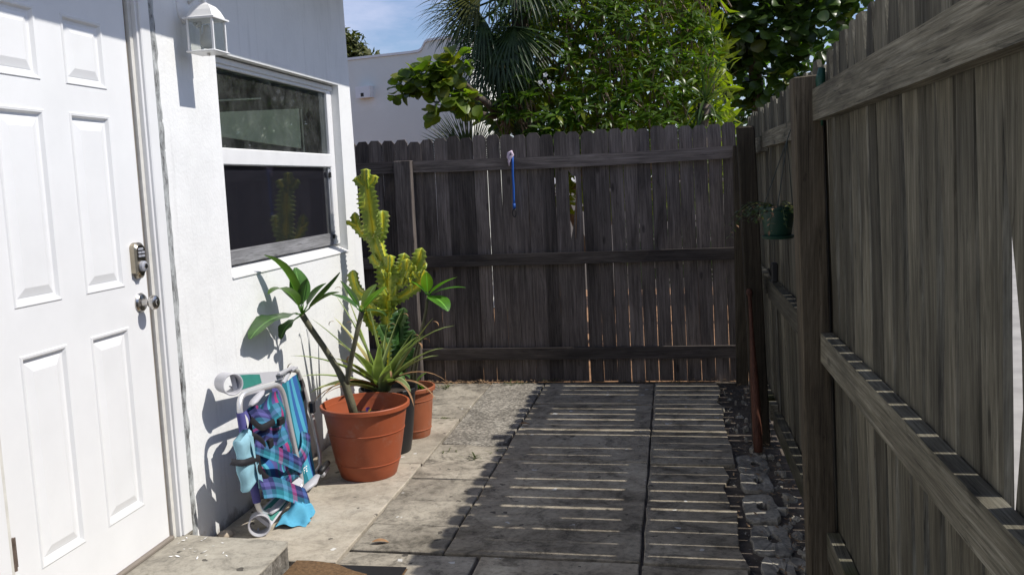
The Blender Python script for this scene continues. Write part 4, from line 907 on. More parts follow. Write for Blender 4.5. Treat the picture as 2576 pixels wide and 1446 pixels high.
# seat sling inside the front loop, hanging slack
def quad(u, v, a, b, c, d): return a.lerp(b, u).lerp(d.lerp(c, u), v)
def sling(u, v):
    p = quad(u, v, TL + Vector((.0, .05, -.09)), TR + Vector((-.0, -.03, -.02)), BR + Vector((0, -.03, .06)), BL + Vector((.0, .05, .06)))
    return p + Vector((.018 * math.sin(u * 9 + v * 3) * v + .012 * math.sin(v * 17 + u * 4) - .05 * math.sin(math.pi * u) * math.sin(math.pi * v), .004 * math.sin(v * 20), .01 * math.sin(u * 11)))
part('seat_sling', MB().surf(sling, 26, 34), m_stripe, ch, True)
def pocket(u, v):
    p = quad(u, v, Vector((-1.90, 3.77, .575)), Vector((-1.885, 4.06, .53)), Vector((-1.865, 4.10, .33)), Vector((-1.865, 3.80, .38)))
    return p + Vector((.022 * math.sin(math.pi * u) * math.sin(math.pi * min(1, v * 1.2)) + .008 * math.sin(u * 13 + v * 9), 0, .012 * math.sin(u * 8)))
part('pocket', MB().surf(pocket, 18, 18), m_plaid, ch, True)
def back(u, v):
    a, b, c, d = Vector((-1.955, 4.14, .60)), Vector((-1.985, 4.52, .585)), Vector((-1.93, 4.56, .03)), Vector((-1.895, 4.24, .05))
    return quad(u, v, a, b, c, d) + Vector((.010 * math.sin(u * 7 + v * 4) + .03 * math.sin(math.pi * u), 0, .0))
part('back_sling', MB().surf(back, 18, 30), m_stripe2, ch, True)
# sleeve of fabric round the left tube
part('fabric_sleeve', MB().tube([(-1.904, 3.706, .585), (-1.895, 3.71, .48), (-1.877, 3.721, .28), (-1.868, 3.727, .165)], [.0175, .02, .021, .018], 12, False), m_stripe, ch, True)
# folded pillow pad strapped to the left tube
def pad(u, v):
    a = 2 * math.pi * u; c_, s_ = math.cos(a), math.sin(a); e = .55 + .45 * min(1, math.sin(math.pi * v) * 9) ** .5
    c = Vector((-1.872 + .012 * v, 3.640 + .012 * v + .004 * math.sin(v * 8), .500 - .235 * v)); sx = math.copysign(abs(c_) ** .6, c_); sy = math.copysign(abs(s_) ** .5, s_)
    return c + Vector((.024 * sx * e + .004 * math.sin(v * 13 + a), .047 * sy * (.93 + .07 * e) + .3 * .024 * sx, .018 * s_ + .004 * math.sin(a * 3)))
part('pillow', MB().surf(pad, 28, 22), m_pad, ch, True)
part('pad_flap', MB().surf(lambda u, v: Vector((-1.846 + .010 * math.sin(u * 5 + v * 2) + .012 * v, 3.655 + .058 * u + .022 * v, .497 - .245 * v - .035 * u)), 8, 14), m_pad, ch, True)
def ribbon(pts, w, M, nrm=(1, -.4, .3), name='strap', th=None):
    P = [Vector(p) for p in pts]
    for _ in range(3):
        Q = [P[0]]
        for a, b in zip(P, P[1:]): Q += [a.lerp(b, .25), a.lerp(b, .75)]
        P = Q + [P[-1]]
    n_ = len(P) - 1
    def f(u, v):
        i = min(n_, int(round(v * n_))); t = (P[min(i + 1, n_)] - P[max(i - 1, 0)]).normalized(); s_ = t.cross(Vector(nrm)).normalized()
        return P[i] + s_ * w * (u - .5) + Vector(nrm).normalized() * .006 * math.sin(u * math.pi)
    return part(name, MB().surf(f, 4, n_), M, ch, True)
ribbon([(-1.90, 3.575, .40), (-1.85, 3.585, .39), (-1.838, 3.64, .385), (-1.83, 3.715, .378), (-1.85, 3.74, .37)], .030, m_webbing, name='buckle_strap')
ribbon([(-1.845, 3.70, .437), (-1.835, 3.775, .397), (-1.82, 3.905, .326), (-1.815, 4.02, .262), (-1.82, 4.13, .203)], .075, m_plaid, (1, -.35, .35))
ribbon([(-1.822, 4.125, .203), (-1.832, 4.05, .200), (-1.842, 3.98, .185), (-1.85, 3.93, .14)], .07, m_plaid, (1, -.3, .1))
ribbon([(-1.83, 3.70, .240), (-1.805, 3.815, .209), (-1.79, 3.955, .125), (-1.785, 4.10, .052), (-1.80, 4.14, .03)], .10, m_plaid, (1, -.4, .6))
ribbon([(-1.90, 4.39, .30), (-1.88, 4.345, .235), (-1.868, 4.22, .200), (-1.872, 4.13, .23)], .07, m_plaid, (1, -.3, .2))
ribbon([(-1.86, 3.665, .50), (-1.84, 3.745, .46), (-1.835, 3.78, .41), (-1.845, 3.75, .38)], .026, m_webbing, name='buckle_strap')
ribbon([(-1.86, 3.71, .555), (-1.842, 3.765, .495), (-1.838, 3.82, .493), (-1.84, 3.905, .49)], .030, m_webbing, name='buckle_strap')
ribbon([(-1.85, 3.73, .356), (-1.838, 3.725, .305), (-1.835, 3.78, .26), (-1.84, 3.845, .22)], .028, m_webbing, name='buckle_strap')
ribbon([(-1.985, 4.56, .54), (-1.96, 4.54, .46), (-1.945, 4.52, .38), (-1.94, 4.50, .30)], .024, m_webbing, name='buckle_strap')
for bx in ((-1.842, -1.822, 3.93, 3.985, .46, .495), (-1.842, -1.82, 3.805, 3.845, .39, .43), (-1.938, -1.912, 4.545, 4.575, .36, .42)): part('buckle', MB().box(*bx, .004), m_webbing, ch)
# plastic arm joints
for a, b in ((Vector((-1.885, 3.77, .60)), Vector((-1.885, 3.91, .635))), (Vector((-1.842, 3.80, .085)), Vector((-1.83, 3.98, .115)))):
    part('arm_bracket', MB().tube([a, a.lerp(b, .25), a.lerp(b, .75), b], [.012, .021, .019, .008], 10, flat=.55), m_plastic, ch, True)
part('arm_bracket', MB().tube([(-1.83, 4.11, .075), (-1.80, 4.20, .095), (-1.80, 4.27, .11)], [.024, .028, .016], 10, flat=.5), m_plastic, ch, True)
def arm(c, ax, r_, dirv, upv, L_, name='armrest'):
    """cup-holder ring at one end of a flat tapering arm; ax: axis of the ring pointing to its open mouth"""
    ax = Vector(ax).normalized(); dirv = Vector(dirv).normalized(); nrm = Vector(upv); nrm = (nrm - dirv * nrm.dot(dirv)).normalized(); sd_ = dirv.cross(nrm).normalized(); c = Vector(c)
    body = MB(); out = []
    outl = [(.03, -.044), (.10, -.040), (.22, -.034), (L_, -.020), (L_, .020), (.22, .034), (.10, .040), (.03, .044)]
    th = .011
    top_ = [c + dirv * x + sd_ * y + nrm * th for x, y in outl]; bot = [c + dirv * x + sd_ * y - nrm * th for x, y in outl]; n_ = len(outl)
    body.add(top_ + bot, [tuple(range(n_)), tuple(range(n_, 2 * n_))[::-1]] + [(k, n_ + k, n_ + (k + 1) % n_, (k + 1) % n_) for k in range(n_)])
    a = part(name, body, m_plastic, ch)
    inl = [(.055, -.034), (.20, -.028), (.31, -.021), (.31, .021), (.20, .028), (.055, .034)]
    part('inlay', MB().add([c + dirv * x + sd_ * y + nrm * (th + .0025) for x, y in inl] + [c + dirv * x + sd_ * y + nrm * (th - .001) for x, y in inl], [tuple(range(6))] + [(k, 6 + k, 6 + (k + 1) % 6, (k + 1) % 6) for k in range(6)]), m_green, a)
    cup = MB().lathe([(r_, -.075), (r_ + .002, -.02), (r_ + .003, .0), (r_ + .0045, .016), (r_ + .001, .018), (r_ - .003, .016), (r_ - .004, -.02), (r_ - .004, -.07)], c, 36, ax, closed=True)
    part('cup_holder', cup, m_plastic, a, 'auto')
    rb = MB(); u_ = ax.orthogonal().normalized(); w_ = ax.cross(u_)
    for k in range(3):
        an = k * 2.1 + .6; dd = u_ * math.cos(an) + w_ * math.sin(an); rb.tube([c + dd * (r_ - .006) - ax * .05, c + dd * (r_ - .016) - ax * .05, c + dd * (r_ - .016) - ax * .062], .004, 6)
    part('cup_prong', rb, m_plastic, a)
arm((-1.962, 3.755, .702), (.80, -.60, .02), .046, (-.06, 1.0, -.15), (1, .06, .25), .60)
arm((-1.868, 3.735, .055), (.42, -.90, .10), .047, (.08, .95, .20), (.62, -.30, .75), .40)
part('arm_hinge', MB().box(-1.975, -1.955, 4.26, 4.44, .630, .644, .003).tube([(-1.965, 4.30, .58), (-1.985, 4.44, .617)], .012, 8).box(-1.99, -1.95, 4.40, 4.47, .622, .634, .002), m_plastic, ch)
for k in range(2): part('foot_cap', MB().tube([(-1.80 - .03 * k, 4.31 + .09 * k, .115 - .045 * k), (-1.80 - .03 * k, 4.42 + .06 * k, .13 - .05 * k)], [.016, .014], 10), m_plastic if k else m_black, ch, True)
# embroidered letters near the foot of the back
lt = MB(); 
for oy, bars in ((4.265, ((0, .004, 0, .03), (.004, .018, .026, .03), (.004, .014, .013, .017))), (4.292, ((0, .004, 0, .03), (.004, .018, .026, .03), (.004, .014, .013, .017), (.004, .018, 0, .004)))):
    for a, b, c, d in bars: lt.add([(-1.868, oy + a, .12 + c), (-1.868, oy + b, .12 + c), (-1.870, oy + b, .12 + d), (-1.870, oy + a, .12 + d)], [(0, 1, 2, 3)])
part('lettering', lt, m_white, ch)
# turquoise head cushion sagging on the ground
hc = thing('head_cushion', (-1.74, 3.90, 0), 'turquoise cloth head cushion drooping on the concrete beside the chair arm', 'cushion')
def cush(u, v):
    a, b, c, d = Vector((-1.825, 3.80, .02)), Vector((-1.805, 4.00, .085)), Vector((-1.715, 4.03, .02)), Vector((-1.69, 3.86, .005))
    p = quad(u, v, a, b, c, d); return p + Vector((.008 * math.sin(u * 12 + v * 5), .010 * math.sin(v * 11), max(0.0, .052 * math.sin(math.pi * min(1, u * 1.05)) * math.sin(math.pi * v) ** .7 + .012 * math.sin(u * 10 + v * 6))))
part('cover', MB().surf(cush, 26, 22), m_towel, hc, True)
part('lining', MB().surf(lambda u, v: cush(u * .9 + .04, v * .9 + .05) - Vector((0.004, .0, .012)), 14, 12), m_navy, hc, True)
top('pale_stone', MB().lathe([(.0, -.012), (.03, -.008), (.038, .004), (.025, .018), (.0, .022)], (-2.03, 3.72, .008), 9), m_stone, 'small pale stone at the foot of the wall beside the chair', 'stone', True, loc=(-2.03, 3.72, 0))

# ------------------------------------------------------------------ hanging basket on the side fence
hx, hy, hz = .447, 4.02, 1.275
hpn = thing('hanging_planter', (hx, hy, hz), 'dark green hanging pot with sparse trailing plant on the side fence', 'planter')
part('pot', MB().lathe([(.052, 0), (.0555, .004), (.070, .108), (.074, .112), (.074, .122), (.069, .123), (.066, .11), (.052, .012)], (hx, hy, hz), 28), m_greenpot, hpn, 'auto')
part('saucer', MB().lathe([(.05, -.012), (.062, -.010), (.068, .002), (.065, .004), (.058, -.004)], (hx, hy, hz - .002), 28), m_greenpot, hpn, 'auto')
part('soil', MB().lathe([(.064, .10), (.03, .108), (.0, .11)], (hx, hy, hz), 16), m_soil, hpn)
for k in range(3):
    a = k * 2.094 + .4; part('hanger', MB().tube([(hx + .07 * math.cos(a), hy + .07 * math.sin(a), hz + .12), (hx + .04, hy - .01, hz + .40), (hx + .06, hy, hz + .455), (hx + .085, hy, hz + .46)], .0022, 5), m_wire, hpn)
for k in range(26):
    a = rnd.uniform(1.6, 5.6) if k % 3 else rnd.uniform(0, 6.28); ln_ = rnd.uniform(.06, .20); b = Vector((hx + .03 * math.cos(a), hy + .03 * math.sin(a), hz + .115)); P = [b]; d = Vector((math.cos(a), math.sin(a), rnd.uniform(.4, 1.2))).normalized()
    for j in range(7): d = (d + Vector((jit(.15), jit(.15), -.28))).normalized(); P.append(P[-1] + d * ln_ / 5)
    for p in P:
        if p.x > .555: p.x = .555
    so = part('stem', MB().tube(P, .0013, 4), m_vine, hpn)
    lm = MB()
    for p in P[1:]:
        for q in range(2): aa = rnd.uniform(0, 6.28); leaf_mb(p, (math.cos(aa), math.sin(aa), jit(.5)), (0, 0, 1), rnd.uniform(.014, .028), .011, .6, .2, 2, mb=lm)
    lo_ = part('leaflets', lm, m_vine if k % 4 else m_dry, so); lo_['kind'] = 'stuff'

# ------------------------------------------------------------------ broken concrete, litter and weeds
yb = 2.62
while yb < 5.05:
    ln_ = rnd.uniform(.27, .36); xa, xb = .318 + jit(.012), .468 + jit(.02); n_ = 20; cx_, cy_ = (xa + xb) / 2, yb + ln_ / 2; out, inn = [], []
    for k in range(n_):
        a = 2 * math.pi * k / n_; ca_, sa_ = math.cos(a), math.sin(a); q = max(abs(ca_), abs(sa_))
        out.append((cx_ + (xb - xa) / 2 * ca_ / q + jit(.007), cy_ + ln_ / 2 * sa_ / q + jit(.007)))
        inn.append((cx_ + .012 + .028 * ca_ * rnd.uniform(.8, 1.2), cy_ + ln_ * .15 * sa_ * rnd.uniform(.8, 1.2)))
    z_ = rnd.uniform(-.012, .006); tl = jit(.08); top_ = lambda p: z_ + (p[0] - cx_) * tl + jit(.003)
    mb = MB(); mb.v = [(p[0], p[1], -.055) for p in out] + [(p[0], p[1], top_(p) - .006) for p in out] + [(cx_ + (p[0] - cx_) * .94, cy_ + (p[1] - cy_) * .96, top_(p)) for p in out] + [(p[0], p[1], top_(p)) for p in inn] + [(cx_ + (p[0] - cx_) * .85, cy_ + (p[1] - cy_) * .85, -.052) for p in inn]
    for l_ in range(4): mb.f += [(l_ * n_ + k, l_ * n_ + (k + 1) % n_, (l_ + 1) * n_ + (k + 1) % n_, (l_ + 1) * n_ + k) for k in range(n_)]
    o = link('edging_block', mb.mesh('edging_block', m_rubble, False, (cx_, cy_, 0)), patio); o.location = (cx_, cy_, 0)
    yb += ln_ + rnd.uniform(.015, .07)
for k in range(90):
    yy = rnd.uniform(2.7, 6.7); xx = rnd.uniform(.47, .55) if yy < 5.05 else rnd.uniform(.31, .53); r_ = rnd.uniform(.008, .034) * rnd.random() ** .3 * (1.25 if yy < 4.6 else .8); n_ = rnd.randint(6, 9)
    poly = [(xx + r_ * rnd.uniform(.6, 1.2) * math.cos(2 * math.pi * i / n_), yy + r_ * rnd.uniform(.7, 1.4) * math.sin(2 * math.pi * i / n_)) for i in range(n_)]
    fm_ = MB().prism(poly, -.05, rnd.uniform(-.016, .014), .009); ax_, ay_ = jit(.35), jit(.3)
    fm_.v = [(p[0] + (jit(.004) if p[2] > -.04 else 0), p[1] + (jit(.004) if p[2] > -.04 else 0), p[2] + ((p[0] - xx) * ax_ + (p[1] - yy) * ay_ + jit(.004) if p[2] > -.04 else 0)) for p in fm_.v]
    o = link('concrete_fragment', fm_.mesh('concrete_fragment', m_rubble, False, (xx, yy, 0)), patio); o.location = (xx, yy, 0)
lb = MB()
def chip(x, y, z, s, mb): a = rnd.uniform(0, 6.28); c, s_ = math.cos(a) * s, math.sin(a) * s; h = rnd.uniform(.2, .7) * s; mb.add([(x - c, y - s_, z), (x + s_ * .35, y - c * .35, z + h * .5), (x + c, y + s_, z + h), (x - s_ * .35, y + c * .35, z + h * .2)], [(0, 1, 2), (0, 2, 3)])
for k in range(900):
    t_ = rnd.random()
    if t_ < .42: x = rnd.uniform(-1.95, .45); y = 6.935 - abs(rnd.gauss(0, .045))
    elif t_ < .8: x = .575 - abs(rnd.gauss(0, .12)); y = rnd.uniform(2.4, 6.9)
    else: x = rnd.uniform(-1.95, -1.3); y = 6.93 - abs(rnd.gauss(0, .07))
    if x < .2 and y < 6.6: continue
    chip(x, y, rnd.uniform(-.012, .012), rnd.uniform(.007, .02), lb)
structure('leaf_litter', lb, m_litter, kind='stuff')
pf = MB()
for k in range(6, 70, 2):
    if k < 40: x, y, z = -2.07 + abs(rnd.gauss(0, .10)), rnd.uniform(3.25, 3.47), .1035
    elif k < 55: x, y, z = -2.07 + abs(rnd.gauss(0, .05)), rnd.uniform(3.52, 4.6), .012
    else: x, y, z = rnd.uniform(-2.0, -1.62), rnd.uniform(2.9, 3.4), .1035
    chip(x, y, z, rnd.uniform(.004, .013), pf)
structure('paint_flakes', pf, m_white, kind='stuff')
gb = MB()
for k in range(1500): chip(rnd.uniform(.26, .57), rnd.uniform(2.3, 6.9), rnd.uniform(-.022, -.004), rnd.uniform(.004, .010), gb)
structure('gravel', gb, m_rubble, kind='stuff')
wb = MB()
for cx_, cy_, n_, s_ in ((-1.14, 4.93, 16, .055), (-1.52, 5.785, 22, .022), (-1.30, 5.03, 6, .03), (-1.05, 5.05, 6, .03), (-1.2, 6.8, 18, .06), (-.95, 6.85, 14, .06), (.0, 6.86, 14, .05), (-1.75, 6.7, 22, .07)):
    for k in range(n_):
        a = rnd.uniform(0, 6.28); leaf_mb((cx_ + jit(.05), cy_ + jit(.025), 0), (math.cos(a), math.sin(a), rnd.uniform(.25, 1.4)), (0, 0, 1), s_ * rnd.uniform(.6, 1.5), .006, 1.0, .3, 3, mb=wb)
structure('weeds', wb, m_vine, kind='stuff')
for k, (x, y) in enumerate(((-.17, 3.3), (-1.32, 3.68), (-.985, 5.62))):
    o = top('dead_leaf', leaf_mb((x, y, .012), (1, .3, .1), (0, 0, 1), .075, .035, .5, .4, 5), m_dry, ('curled dead leaf lying across the joint nearest the camera', 'small reddish dead leaf in the joint near the step', 'dark curled leaf at the raised slab corner in the middle of the patio')[k], 'leaf', True, loc=(x, y, 0), group='dead leaves on the patio')

# ------------------------------------------------------------------ neighbour's house
NC = Vector((-2.345, 11.0)); U = Vector((-.957, .29)); Wd = Vector((.29, .957))
nh_ = thing('neighbour_house', (NC.x - 2, NC.y + 1, 0), 'white rendered house with a curved parapet beyond the back fence', 'house')
prof = [(0, -.06), (0, 3.30), (.30, 3.305), (.56, 3.30), (.60, 3.285), (.63, 3.25), (.66, 3.205), (.70, 3.185), (.80, 3.18), (1.3, 3.185), (2.2, 3.19), (4.2, 3.20), (4.2, -.06)]
nb = MB(); fr_ = [(*(NC + U * s), z) for s, z in prof]; bk = [(*(NC + U * s + Wd * .22), z) for s, z in prof]; n_ = len(prof)
nb.add(fr_ + bk, [tuple(range(n_)), tuple(range(n_, 2 * n_))[::-1]] + [(k, n_ + k, n_ + (k + 1) % n_, (k + 1) % n_) for k in range(n_)])
part('front_wall', nb, m_neigh, nh_)
sb_ = MB(); q = [NC + Wd * .2202, NC + Wd * .90, NC + Wd * .90 + U * 4.0, NC + Wd * .2202 + U * 4.0]; sb_.prism([(p.x, p.y) for p in q], -.06, 3.15); part('side_wall', sb_, m_neigh, nh_)
cpb = MB(); 
tp = [(s, z) for s, z in prof[1:-1]]
for s, z in tp: cpb.v += [(*(NC + U * s - Wd * .018), z + .001), (*(NC + U * s - Wd * .018), z + .03), (*(NC + U * s + Wd * .24), z + .03), (*(NC + U * s + Wd * .24), z + .001)]
for i in range(len(tp) - 1):
    for k in range(4): cpb.f.append((i * 4 + k, i * 4 + 4 + k, i * 4 + 4 + (k + 1) % 4, i * 4 + (k + 1) % 4))
cpb.f += [(0, 1, 2, 3)]
part('coping', cpb, m_white, nh_)
def nbox(s0, s1, d0, d1, z0, z1):
    P = [NC + U * s + Wd * d for s, d in ((s0, d0), (s1, d0), (s1, d1), (s0, d1))]; return MB().prism([(p.x, p.y) for p in P], z0, z1, .0)
vt = part('wall_vent', nbox(1.41, 1.63, -.09, -.001, 2.69, 2.835), m_white, nh_); part('vent_hole', nbox(1.505, 1.55, -.0925, -.0902, 2.705, 2.75), m_black, vt)
# white wall across the street, seen through the gaps of the side fence
top('street_wall', MB().box(9.0, 9.2, 8, 70, -.05, 1.9, .01), m_neigh, 'long white wall across the street, glimpsed through the gaps in the side fence', 'wall', loc=(9.1, 30, 0))

# ------------------------------------------------------------------ trees and shrubs
def leaf_mesh_lib(name, M, Ln, W, shapes, nl=3, n=5):
    out = []
    for k in range(n): out.append(leaf_mb((0, 0, 0), (0, 1, 0), (0, 0, 1), Ln * rnd.uniform(.85, 1.15), W * rnd.uniform(.85, 1.15), rnd.uniform(.3, 1.2), rnd.uniform(.1, .35), nl, shapes).mesh(name, M, True))
    return out
camp = Vector((0, 0, 1.55))
def foliage(root, specs, lib, M, limit=300, name='leaf', shp=None, Ln=.1, W=.04, nl=3):
    """specs: (pos, dir, up, scale). The first 300 nearest the camera are single leaves; the rest one mass"""
    specs.sort(key=lambda s: (s[0] - camp).length / s[3])
    for p, d, up, sc in specs[:limit]:
        o = link(name, lib[rnd.randrange(len(lib))], root); o.location = p - ORG[root.name]
        y = d.normalized(); x = y.cross(up).normalized(); z = x.cross(y)
        o.rotation_mode = 'QUATERNION'; o.rotation_quaternion = Matrix((x, y, z)).transposed().to_quaternion(); o.scale = (sc,) * 3
    if len(specs) > limit:
        mb = MB()
        for p, d, up, sc in specs[limit:]: leaf_mb(p, d, up, Ln * sc, W * sc, rnd.uniform(.3, 1.2), rnd.uniform(.1, .35), nl, shp, mb=mb)
        o = part('leaf_mass', mb, M, root, True); o['kind'] = 'stuff'
def rdir(): 
    while True:
        v = Vector((jit(1), jit(1), jit(1)))
        if .05 < v.length < 1: return v.normalized()

# dense flowering shrub with whorled leaves
sh = thing('flowering_shrub', (-.6, 8.6, 0), 'big dense green shrub with whorled leaves right behind the back fence', 'shrub')
lanc = lambda v: max(.05, math.sin(math.pi * v ** .8)) ** .9
sh_lib = leaf_mesh_lib('leaf', m_shrub, .135, .034, lanc, 4)
spec = []; tw = MB()
def mound(x, z):
    bul = min(1.0, ((x + .62) / 1.15) ** 2) * .45
    return 7.42 + max(0, z - 1.9) * .60 + bul
for k in range(820):
    z = 1.6 + 1.95 * rnd.random() ** .9; x = rnd.uniform(-1.62, .42)
    lowx = -1.62 + (.40 if z < 2.1 else .12 if z < 2.3 else 0) + .2 * max(0, z - 2.9)
    if x < lowx: x = lowx + abs(jit(.3))
    y = mound(x, z) + abs(rnd.gauss(0, .10)) + jit(.05) + (.0 if k % 4 else rnd.uniform(.2, .5)); x *= y / 8.2
    c = Vector((x, y, z)); ax = (Vector((jit(.5), -.45 + jit(.4), 1.0))).normalized(); s0 = rnd.uniform(.62, 1.05); u1 = ax.orthogonal().normalized(); w1 = ax.cross(u1)
    ph = rnd.uniform(0, 6.28)
    for q in range(rnd.randint(6, 9)):
        a = ph + q * 2.4; rad = u1 * math.cos(a) + w1 * math.sin(a); d = (rad + ax * rnd.uniform(-.1, .7)).normalized(); spec.append((c + ax * jit(.02), d, ax, s0 * rnd.uniform(.8, 1.15)))
    if rnd.random() < .5: tw.tube([c - ax * rnd.uniform(.15, .4) + Vector((jit(.08), .1, 0)), c - ax * .1 + Vector((jit(.02), .02, 0)), c], [.008, .006, .004], 5)
foliage(sh, spec, sh_lib, m_shrub, 300, 'leaf', lanc, .135, .034, 3)
part('trunk', MB().tube([(-.75, 8.75, 0), (-.7, 8.72, .9), (-.8, 8.7, 1.7), (-.9, 8.7, 2.4)], [.05, .045, .035, .02], 8).tube([(-.7, 8.72, .8), (-.45, 8.7, 1.5), (-.2, 8.7, 2.4)], [.04, .03, .015], 8).tube([(-.7, 8.72, .6), (-1.0, 8.7, 1.4), (-1.25, 8.7, 2.3)], [.04, .03, .015], 8), m_twig, sh, True)
part('twigs', tw, m_twig, sh)['kind'] = 'stuff'
for k in range(3):
    c = Vector((rnd.uniform(-1.1, .1), 7.6, 2.35)) if k else Vector((-.99, 7.62, 2.41)); fm = MB()
    for q in range(5): a = q * 1.257; leaf_mb(c, (math.cos(a), -.6, math.sin(a)), (0, -1, .3), .022, .018, .6, .1, 3, mb=fm)
    part('blossom', fm, m_petal, sh, True)
# inner shade foliage (larger, loose leaves deep in the shrub)
im = MB()
for k in range(4200):
    c = Vector((rnd.uniform(-1.5, .55), 0, rnd.uniform(1.3, 3.6))); c.y = mound(c.x, c.z) + rnd.uniform(.35, 1.1)
    if c.z < 2.1 and c.x < -1.0: continue
    leaf_mb(c, rdir(), rdir(), .17, .06, .6, .2, 2, lanc, mb=im)
part('inner_leaves', im, m_shrub, sh)['kind'] = 'stuff'

# sea grapes
rd_ = lambda v: max(.08, math.sin(math.pi * min(1, v * .96 + .03))) ** .5
def sea_grape(name, loc, label, centres, nleaf, branches, flat=.8, szs=1.0, M=None):
    M = M or m_grape
    t = thing(name, loc, label, 'tree', 'sea grape trees behind the fence'); lib = leaf_mesh_lib('leaf', M, .135, .15, rd_, 4); spec = []
    tot = sum(r_ ** 2 for _, r_ in centres)
    for c, r_ in centres:
        c = Vector(c)
        for k in range(int(nleaf * r_ * r_ / tot)):
            d0 = rdir(); p = c + Vector((d0.x * r_, d0.y * r_ * .9, d0.z * r_ * flat)) * rnd.random() ** .45
            up = (Vector((jit(.6), -.35 + jit(.5), .9)) + d0 * .5).normalized(); d = (d0 + Vector((jit(.6), jit(.6), jit(.4) + .1))).normalized()
            if abs(d.dot(up)) > .95: d = (d + Vector((.5, .3, 0))).normalized()
            spec.append((p, d, up, szs * rnd.uniform(.6, 1.15)))
    foliage(t, spec, lib, M, 300, 'leaf', rd_, .135, .15, 4)
    bb = MB()
    for br in branches: bb.tube(br[0], br[1], 8)
    part('trunk', bb, m_bark, t, True); return t
sea_grape('sea_grape', (-1.2, 9.0, 0), 'sea grape with round yellow-green leaves reaching left in front of the neighbour wall',
    [((x * .942, y * .942, 1.55 + (z - 1.55) * .942), r_) if y < 8 else ((x, y, z), r_) for (x, y, z), r_ in [((-2.32, 7.80, 2.34), .05), ((-2.26, 7.80, 2.42), .085), ((-2.15, 7.78, 2.47), .10), ((-2.02, 7.76, 2.50), .11), ((-1.90, 7.78, 2.53), .11), ((-1.80, 7.80, 2.58), .10), ((-2.08, 7.76, 2.38), .07), ((-1.92, 7.74, 2.42), .10), ((-1.82, 7.78, 2.30), .10), ((-1.94, 7.74, 2.22), .065), ((-1.72, 7.82, 2.24), .10), ((-2.03, 7.74, 2.17), .04), ((-1.9, 8.75, 2.32), .16), ((-1.6, 8.75, 2.15), .15), ((-1.40, 8.8, 2.18), .16)]], 430,
    [([(-1.2, 9.0, -.05), (-1.25, 8.95, 1.2), (-1.4, 8.6, 2.0), (-1.55, 7.8, 2.25), (-1.75, 7.40, 2.38), (-2.1, 7.35, 2.38)], [.07, .06, .045, .03, .02, .008]), ([(-1.5, 8.0, 2.12), (-1.68, 7.45, 2.17), (-1.91, 7.30, 2.13)], [.025, .016, .005]), ([(-1.58, 7.7, 2.28), (-1.7, 7.38, 2.44), (-1.84, 7.32, 2.47)], [.02, .014, .006])], .75, .82)
sea_grape('sea_grape', (1.0, 9.1, 0), 'large round-leaved sea grape, leaves coloured dark as backlit, overhanging the corner above the side fence',
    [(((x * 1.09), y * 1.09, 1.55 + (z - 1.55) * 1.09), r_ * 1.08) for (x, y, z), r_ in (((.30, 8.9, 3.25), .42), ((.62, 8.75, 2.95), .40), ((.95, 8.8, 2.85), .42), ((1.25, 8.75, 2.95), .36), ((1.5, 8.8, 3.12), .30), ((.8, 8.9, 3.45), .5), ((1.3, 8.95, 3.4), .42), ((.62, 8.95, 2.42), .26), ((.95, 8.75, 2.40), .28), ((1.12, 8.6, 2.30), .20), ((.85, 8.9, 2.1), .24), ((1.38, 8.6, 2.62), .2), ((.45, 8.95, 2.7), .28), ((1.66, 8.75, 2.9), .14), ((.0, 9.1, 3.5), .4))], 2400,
    [([(1.0, 9.9, -.05), (.98, 9.85, 1.4), (.9, 9.75, 2.3), (.8, 9.7, 3.2), (.55, 9.7, 3.7)], [.10, .085, .07, .05, .02]), ([(.95, 9.8, 1.9), (1.25, 9.65, 2.6), (1.5, 9.6, 3.1)], [.05, .035, .015]), ([(.85, 9.72, 2.7), (.5, 9.7, 3.2), (.2, 9.7, 3.5)], [.04, .025, .012])], .8, .86, m_grape_backlit)
gl = thing('hedge_bush', (.7, 11.5, 0), 'sunlit pale green bush in the gap below the dark sea grape', 'bush')
gm_ = MB()
for k in range(2600):
    c = Vector((rnd.uniform(-.6, 2.6), rnd.uniform(11.2, 12.2), rnd.uniform(.2, 3.1)))
    leaf_mb(c, rdir(), rdir(), .16, .09, .5, .2, 2, lanc, mb=gm_)
part('foliage', gm_, m_shrub, gl)['kind'] = 'stuff'
part('trunk', MB().tube([(.7, 11.6, 0), (.7, 11.6, 1.2), (.9, 11.6, 2.3)], [.06, .05, .02], 8), m_bark, gl)

# fan palm fronds
def frond(root, base, hub, axis, nrm, L_, n=34, spread=2.5, W=.032, droop=.9, M=m_palm, stiff=False):
    base, hub, axis, nrm = Vector(base), Vector(hub), Vector(axis).normalized(), Vector(nrm)
    nrm = (nrm - axis * nrm.dot(axis)).normalized(); sd_ = axis.cross(nrm).normalized(); mb = MB()
    mid = base.lerp(hub, .5) + Vector((0, 0, .06)); mb.tube([base, mid, hub], [.014, .011, .009], 6)
    shp = lambda v: (1 - v) ** .6 * min(1, .35 + v * 4)
    for k in range(n):
        a = spread * (k / (n - 1) - .5) * 1.0; d = axis * math.cos(a) + sd_ * math.sin(a) + nrm * (.10 + .12 * (k % 2)); l_ = L_ * (.72 + .28 * math.cos(a * .6)) * rnd.uniform(.88, 1.06)
        leaf_mb(hub, d, Vector((0, 0, 1)) * .8 + nrm * .6, l_, W, droop * rnd.uniform(.7, 1.25), .35, 6 if not stiff else 3, shp, mb=mb)
    o = part('frond', mb, M, root, True); return o
fp = thing('fan_palm', (-1.32, 8.45, 0), 'tall fan palm with long drooping dark fronds beside the flowering shrub', 'palm tree')
crown = Vector((-1.30, 8.45, 3.15))
